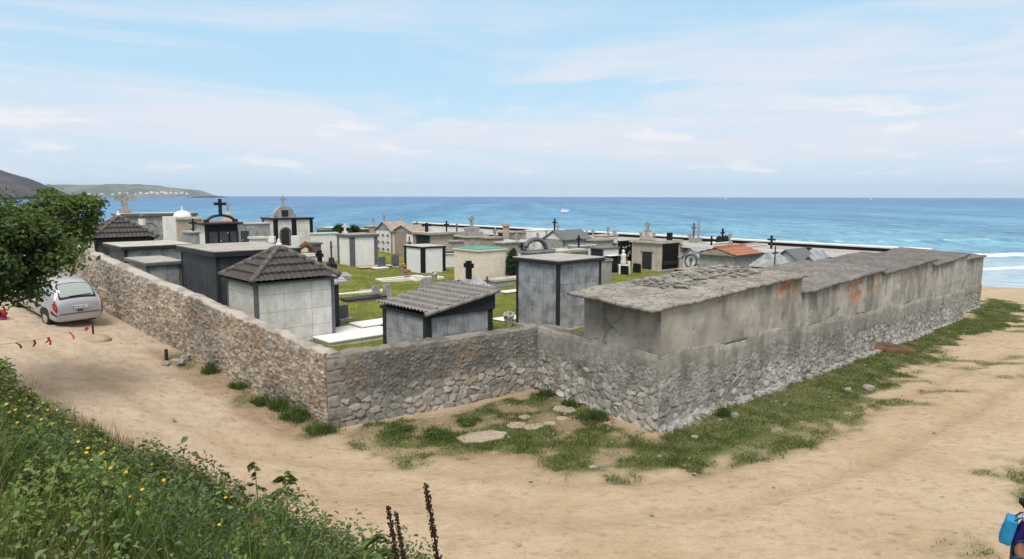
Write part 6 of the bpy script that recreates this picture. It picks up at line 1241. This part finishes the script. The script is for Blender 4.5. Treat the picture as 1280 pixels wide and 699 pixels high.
# ------------------------------------------------------------------ person at the right edge
def skin(name, joints, edges, mat, parent, sub=2, root=0):
    me = bpy.data.meshes.new(name); me.from_pydata([j[0] for j in joints], edges, []); o = link(bpy.data.objects.new(name, me), parent); me.materials.append(mat)
    md = o.modifiers.new('skin', 'SKIN'); md.use_smooth_shade = True
    for i, j in enumerate(joints): r_ = j[1] if isinstance(j[1], tuple) else (j[1], j[1]); me.skin_vertices[0].data[i].radius = r_; me.skin_vertices[0].data[i].use_root = (i == root)
    s_ = o.modifiers.new('sub', 'SUBSURF'); s_.levels = sub; s_.render_levels = sub; return o
def person():
    q = P(1270, 762, 0); gz = e(q[0], q[1]); t = thing('person', 'walking person in violet top and blue jeans, dark curly hair, wearing a blue backpack', 'person', (q[0], q[1], gz), R(-38))
    sk = flat('skin_tone', (.42, .22, .14), .55); jean = M('blue_denim', (.045, .075, .17), (.03, .05, .12), .9, 8, .2, 80); top = M('violet_top', (.045, .018, .20), (.03, .012, .15), .85, 6, .15, 50); hair = M('dark_hair', (.02, .013, .01), (.01, .008, .007), .6, 25, .8, 60, bdist=.02)
    # faces +x, mid stride
    J = [((0, 0, .90), (.12, .15)), ((.03, 0, 1.12), (.105, .14)), ((.07, 0, 1.32), (.10, .16)), ((.085, 0, 1.40), .06), ((.09, 0, 1.47), .05), ((.10, 0, 1.56), (.085, .075)), ((.10, 0, 1.64), (.085, .07)),
         ((.08, .17, 1.36), .055), ((.02, .22, 1.10), .042), ((.20, .20, .98), .034), ((.27, .185, .97), (.03, .022)),
         ((.08, -.17, 1.36), .055), ((.10, -.23, 1.09), .042), ((.30, -.20, 1.02), .034), ((.37, -.19, 1.03), (.03, .022)),
         ((.0, .09, .82), .085), ((-.10, .10, .47), .058), ((-.33, .10, .14), .042), ((-.30, .10, .07), .04), ((-.18, .10, .03), .032),
         ((.0, -.09, .82), .085), ((.20, -.09, .48), .058), ((.24, -.09, .10), .042), ((.25, -.09, .05), .042), ((.39, -.09, .03), .032)]
    E_ = [(0, 1), (1, 2), (2, 3), (3, 4), (4, 5), (5, 6), (2, 7), (7, 8), (8, 9), (9, 10), (2, 11), (11, 12), (12, 13), (13, 14), (0, 15), (15, 16), (16, 17), (17, 18), (18, 19), (0, 20), (20, 21), (21, 22), (22, 23), (23, 24)]
    for hi in (10, 14):
        b = Vector(J[hi][0]); s_ = 1 if hi == 10 else -1
        for f in range(4):
            y = (f-1.5)*.018; n = len(J); J.append((tuple(b+Vector((.05, y, -.005))), .010)); J.append((tuple(b+Vector((.082+.006*(f in (1, 2)), y, -.03))), .009)); J.append((tuple(b+Vector((.080, y, -.058))), .008)); E_ += [(hi, n), (n, n+1), (n+1, n+2)]
        n = len(J); J.append((tuple(b+Vector((.02, -s_*.035, -.01))), .011)); J.append((tuple(b+Vector((.055, -s_*.045, -.03))), .009)); E_ += [(hi, n), (n, n+1)]
    body = skin('body', J, E_, sk, t)
    m = MB(); m.rock((.19, 0, 1.585), (.022, .014, .026), 2); m.build('nose', sk, t, True)
    for s_ in (-1, 1): MB().lathe([(.002, -.012), (.011, -.006), (.012, .002), (.004, .01)], 8, (.172, s_*.032, 1.605)).build('eye', MT['black'], t)
    skin('jeans', [((0, 0, .93), (.135, .165)), ((0, .09, .82), .10), ((-.10, .10, .47), .072), ((-.31, .10, .17), .062), ((0, -.09, .82), .10), ((.20, -.09, .48), .072), ((.24, -.09, .12), .062)], [(0, 1), (1, 2), (2, 3), (0, 4), (4, 5), (5, 6)], jean, t)
    skin('top', [((.0, 0, .90), (.145, .178)), ((.03, 0, 1.12), (.125, .16)), ((.07, 0, 1.32), (.118, .175)), ((.105, 0, 1.39), .075), ((.08, .175, 1.355), .074), ((.05, .205, 1.22), .064), ((.08, -.175, 1.355), .074), ((.09, -.215, 1.21), .064)], [(0, 1), (1, 2), (2, 3), (2, 4), (4, 5), (2, 6), (6, 7)], top, t)
    skin('pale_collar', [((.02, .13, 1.415), .045), ((.0, 0, 1.425), .05), ((.02, -.13, 1.415), .045), ((.10, -.20, 1.37), .03)], [(0, 1), (1, 2), (2, 3)], flat('pale_pink_cloth', (.62, .50, .46), .9), t, 2, 1)
    m = MB(); rr = np.random.default_rng(5)
    for i in range(70):
        d = rr.normal(size=3); d /= np.linalg.norm(d); 
        if d[0] > .45 and d[2] < .5: continue
        m.rock((.075+d[0]*.10, d[1]*.095, 1.62+d[2]*.10), (.04, .04, .04), i)
    m.rock((-.04, 0, 1.63), (.07, .075, .07), 99); m.build('hair', hair, t, True)
    for s_, x in ((1, -.27), (-1, .30)):
        MB().box(x-.07, x+.14, s_*.09-.042, s_*.09+.042, .0, .075).build('shoe', flat('dark_shoe', (.03, .03, .035), .7) if not bpy.data.materials.get('dark_shoe') else bpy.data.materials['dark_shoe'], t, bevel=.02)
    bp = thing('backpack', 'bright cyan blue backpack worn on the walking person\'s back', 'backpack', (q[0], q[1], gz), R(-38)); bl = M('cyan_nylon', (.02, .27, .52), (.015, .2, .42), .6, 5, .15, 40)
    b = MB(); b.M = Matrix.Translation((-.175, 0, 1.17)) @ Matrix.Rotation(R(10), 4, 'Y'); b.box(-.075, .075, -.13, .13, -.2, .2); o = b.build('bag_body', bl, bp, True, bevel=.03); o.modifiers['bevel'].segments = 4
    b = MB(); b.M = Matrix.Translation((-.175, 0, 1.17)) @ Matrix.Rotation(R(10), 4, 'Y'); b.box(-.086, -.07, -.10, .10, -.15, .03); b.build('front_pocket', bl, bp, bevel=.015)
    for s_ in (-.09, .09): MB().tube([(-.13, s_, 1.34), (-.05, s_*1.2, 1.425), (.05, s_*1.35, 1.44), (.17, s_*1.3, 1.34), (.15, s_*1.6, 1.18), (-.06, s_*1.6, 1.08)], .013, 6).build('strap', flat('strap_blue', (.02, .12, .25), .7) if not bpy.data.materials.get('strap_blue') else bpy.data.materials['strap_blue'], bp, True)
person()
# ------------------------------------------------------------------ boats and far houses
def sailboat(label, px, D, hgt):
    q = PY(px, 246, D); t = thing('sailboat', label, 'sailboat', (q[0], D, SZ), R(30)); s_ = hgt/10
    MB().prism([(-3.5*s_, .9*s_), (-3*s_, -.2), (2.6*s_, -.2), (4.2*s_, 1.1*s_)], 'y', -1.1*s_, 1.1*s_).build('hull', MT['wclean'], t, bevel=.2*s_); MB().tube([(.3*s_, 0, .8*s_), (.3*s_, 0, 10*s_)], .12*s_, 6).build('mast', MT['greyst'], t)
    MB().prism([(.1*s_, 1.6*s_), (.1*s_, 9.6*s_), (-3.4*s_, 1.6*s_)], 'y', -.05*s_, .05*s_).build('mainsail', MT['wclean'], t); MB().prism([(.6*s_, 8.5*s_), (.6*s_, 1.6*s_), (3.6*s_, 1.4*s_)], 'y', -.05*s_, .05*s_).build('jib', MT['wclean'], t)
sailboat('tiny white sailboat on the horizon, the left one of two', 907, 2300, 12); sailboat('tiny white sailboat on the horizon, the right one of two', 1089, 2000, 12)
q = P(705, 265, SZ); t = thing('motor_boat', 'small white motor boat with a foamy wake on the open sea', 'boat', (q[0], q[1], SZ), R(10))
MB().prism([(-2.2, .9), (-2.1, -.2), (1.8, -.2), (3.0, 1.2)], 'y', -1.0, 1.0).build('hull', MT['wclean'], t, bevel=.15); MB().prism([(-.9, 1.0), (1.2, 1.0), (.6, 1.8), (-.9, 1.8)], 'y', -.75, .75).build('cabin', MT['wclean'], t, bevel=.05); MB().box(-.5, .4, -.765, .765, 1.25, 1.62).build('window', MT['glass'], t)
hs = [(112, 242), (128, 241.6), (150, 240.5), (158, 241), (176, 240.2), (184, 240.8), (190, 239.6), (197, 240.4), (203, 239.2), (208, 240.6), (214, 240.0), (221, 240.8), (227, 240.2), (234, 241.2), (170, 241.4), (141, 242)]
h0 = None
for i, (px, py) in enumerate(hs):
    D = 2640; q = PY(px, py+1, D)
    if h0 is None:
        h0 = thing('far_house', 'tiny white house with red roof on the far headland shore', 'house', tuple(q), .2, 'white houses along the far headland'); MB().box(-7, 7, -5, 5, -6, 7).build('wall', MT['wclean'], h0); MB().prism([(-5.6, 7), (5.6, 7), (0, 10)], 'x', -7.6, 7.6).build('roof', MT['tileo'], h0); o = h0
    else: o = copy_tree(h0)
    o.location = tuple(q); sc_ = .45+.5*RNG.random(); o.scale = (sc_*1.2, sc_, sc_*.8); o.rotation_euler = (0, 0, RNG.random()*.8-.4)
# ------------------------------------------------------------------ air
if HAZE:
    k = NT('sea_haze'); v = k.n('ShaderNodeVolumePrincipled'); v.inputs['Color'].default_value = (.60, .80, 1.0, 1); v.inputs['Density'].default_value = HAZE; k.l(v.outputs[0], k.out.inputs['Volume'])
    o = MB().box(-9500, 9500, -800, 9400, -12, 150).build('haze', k.m); tag(o, kind='stuff')
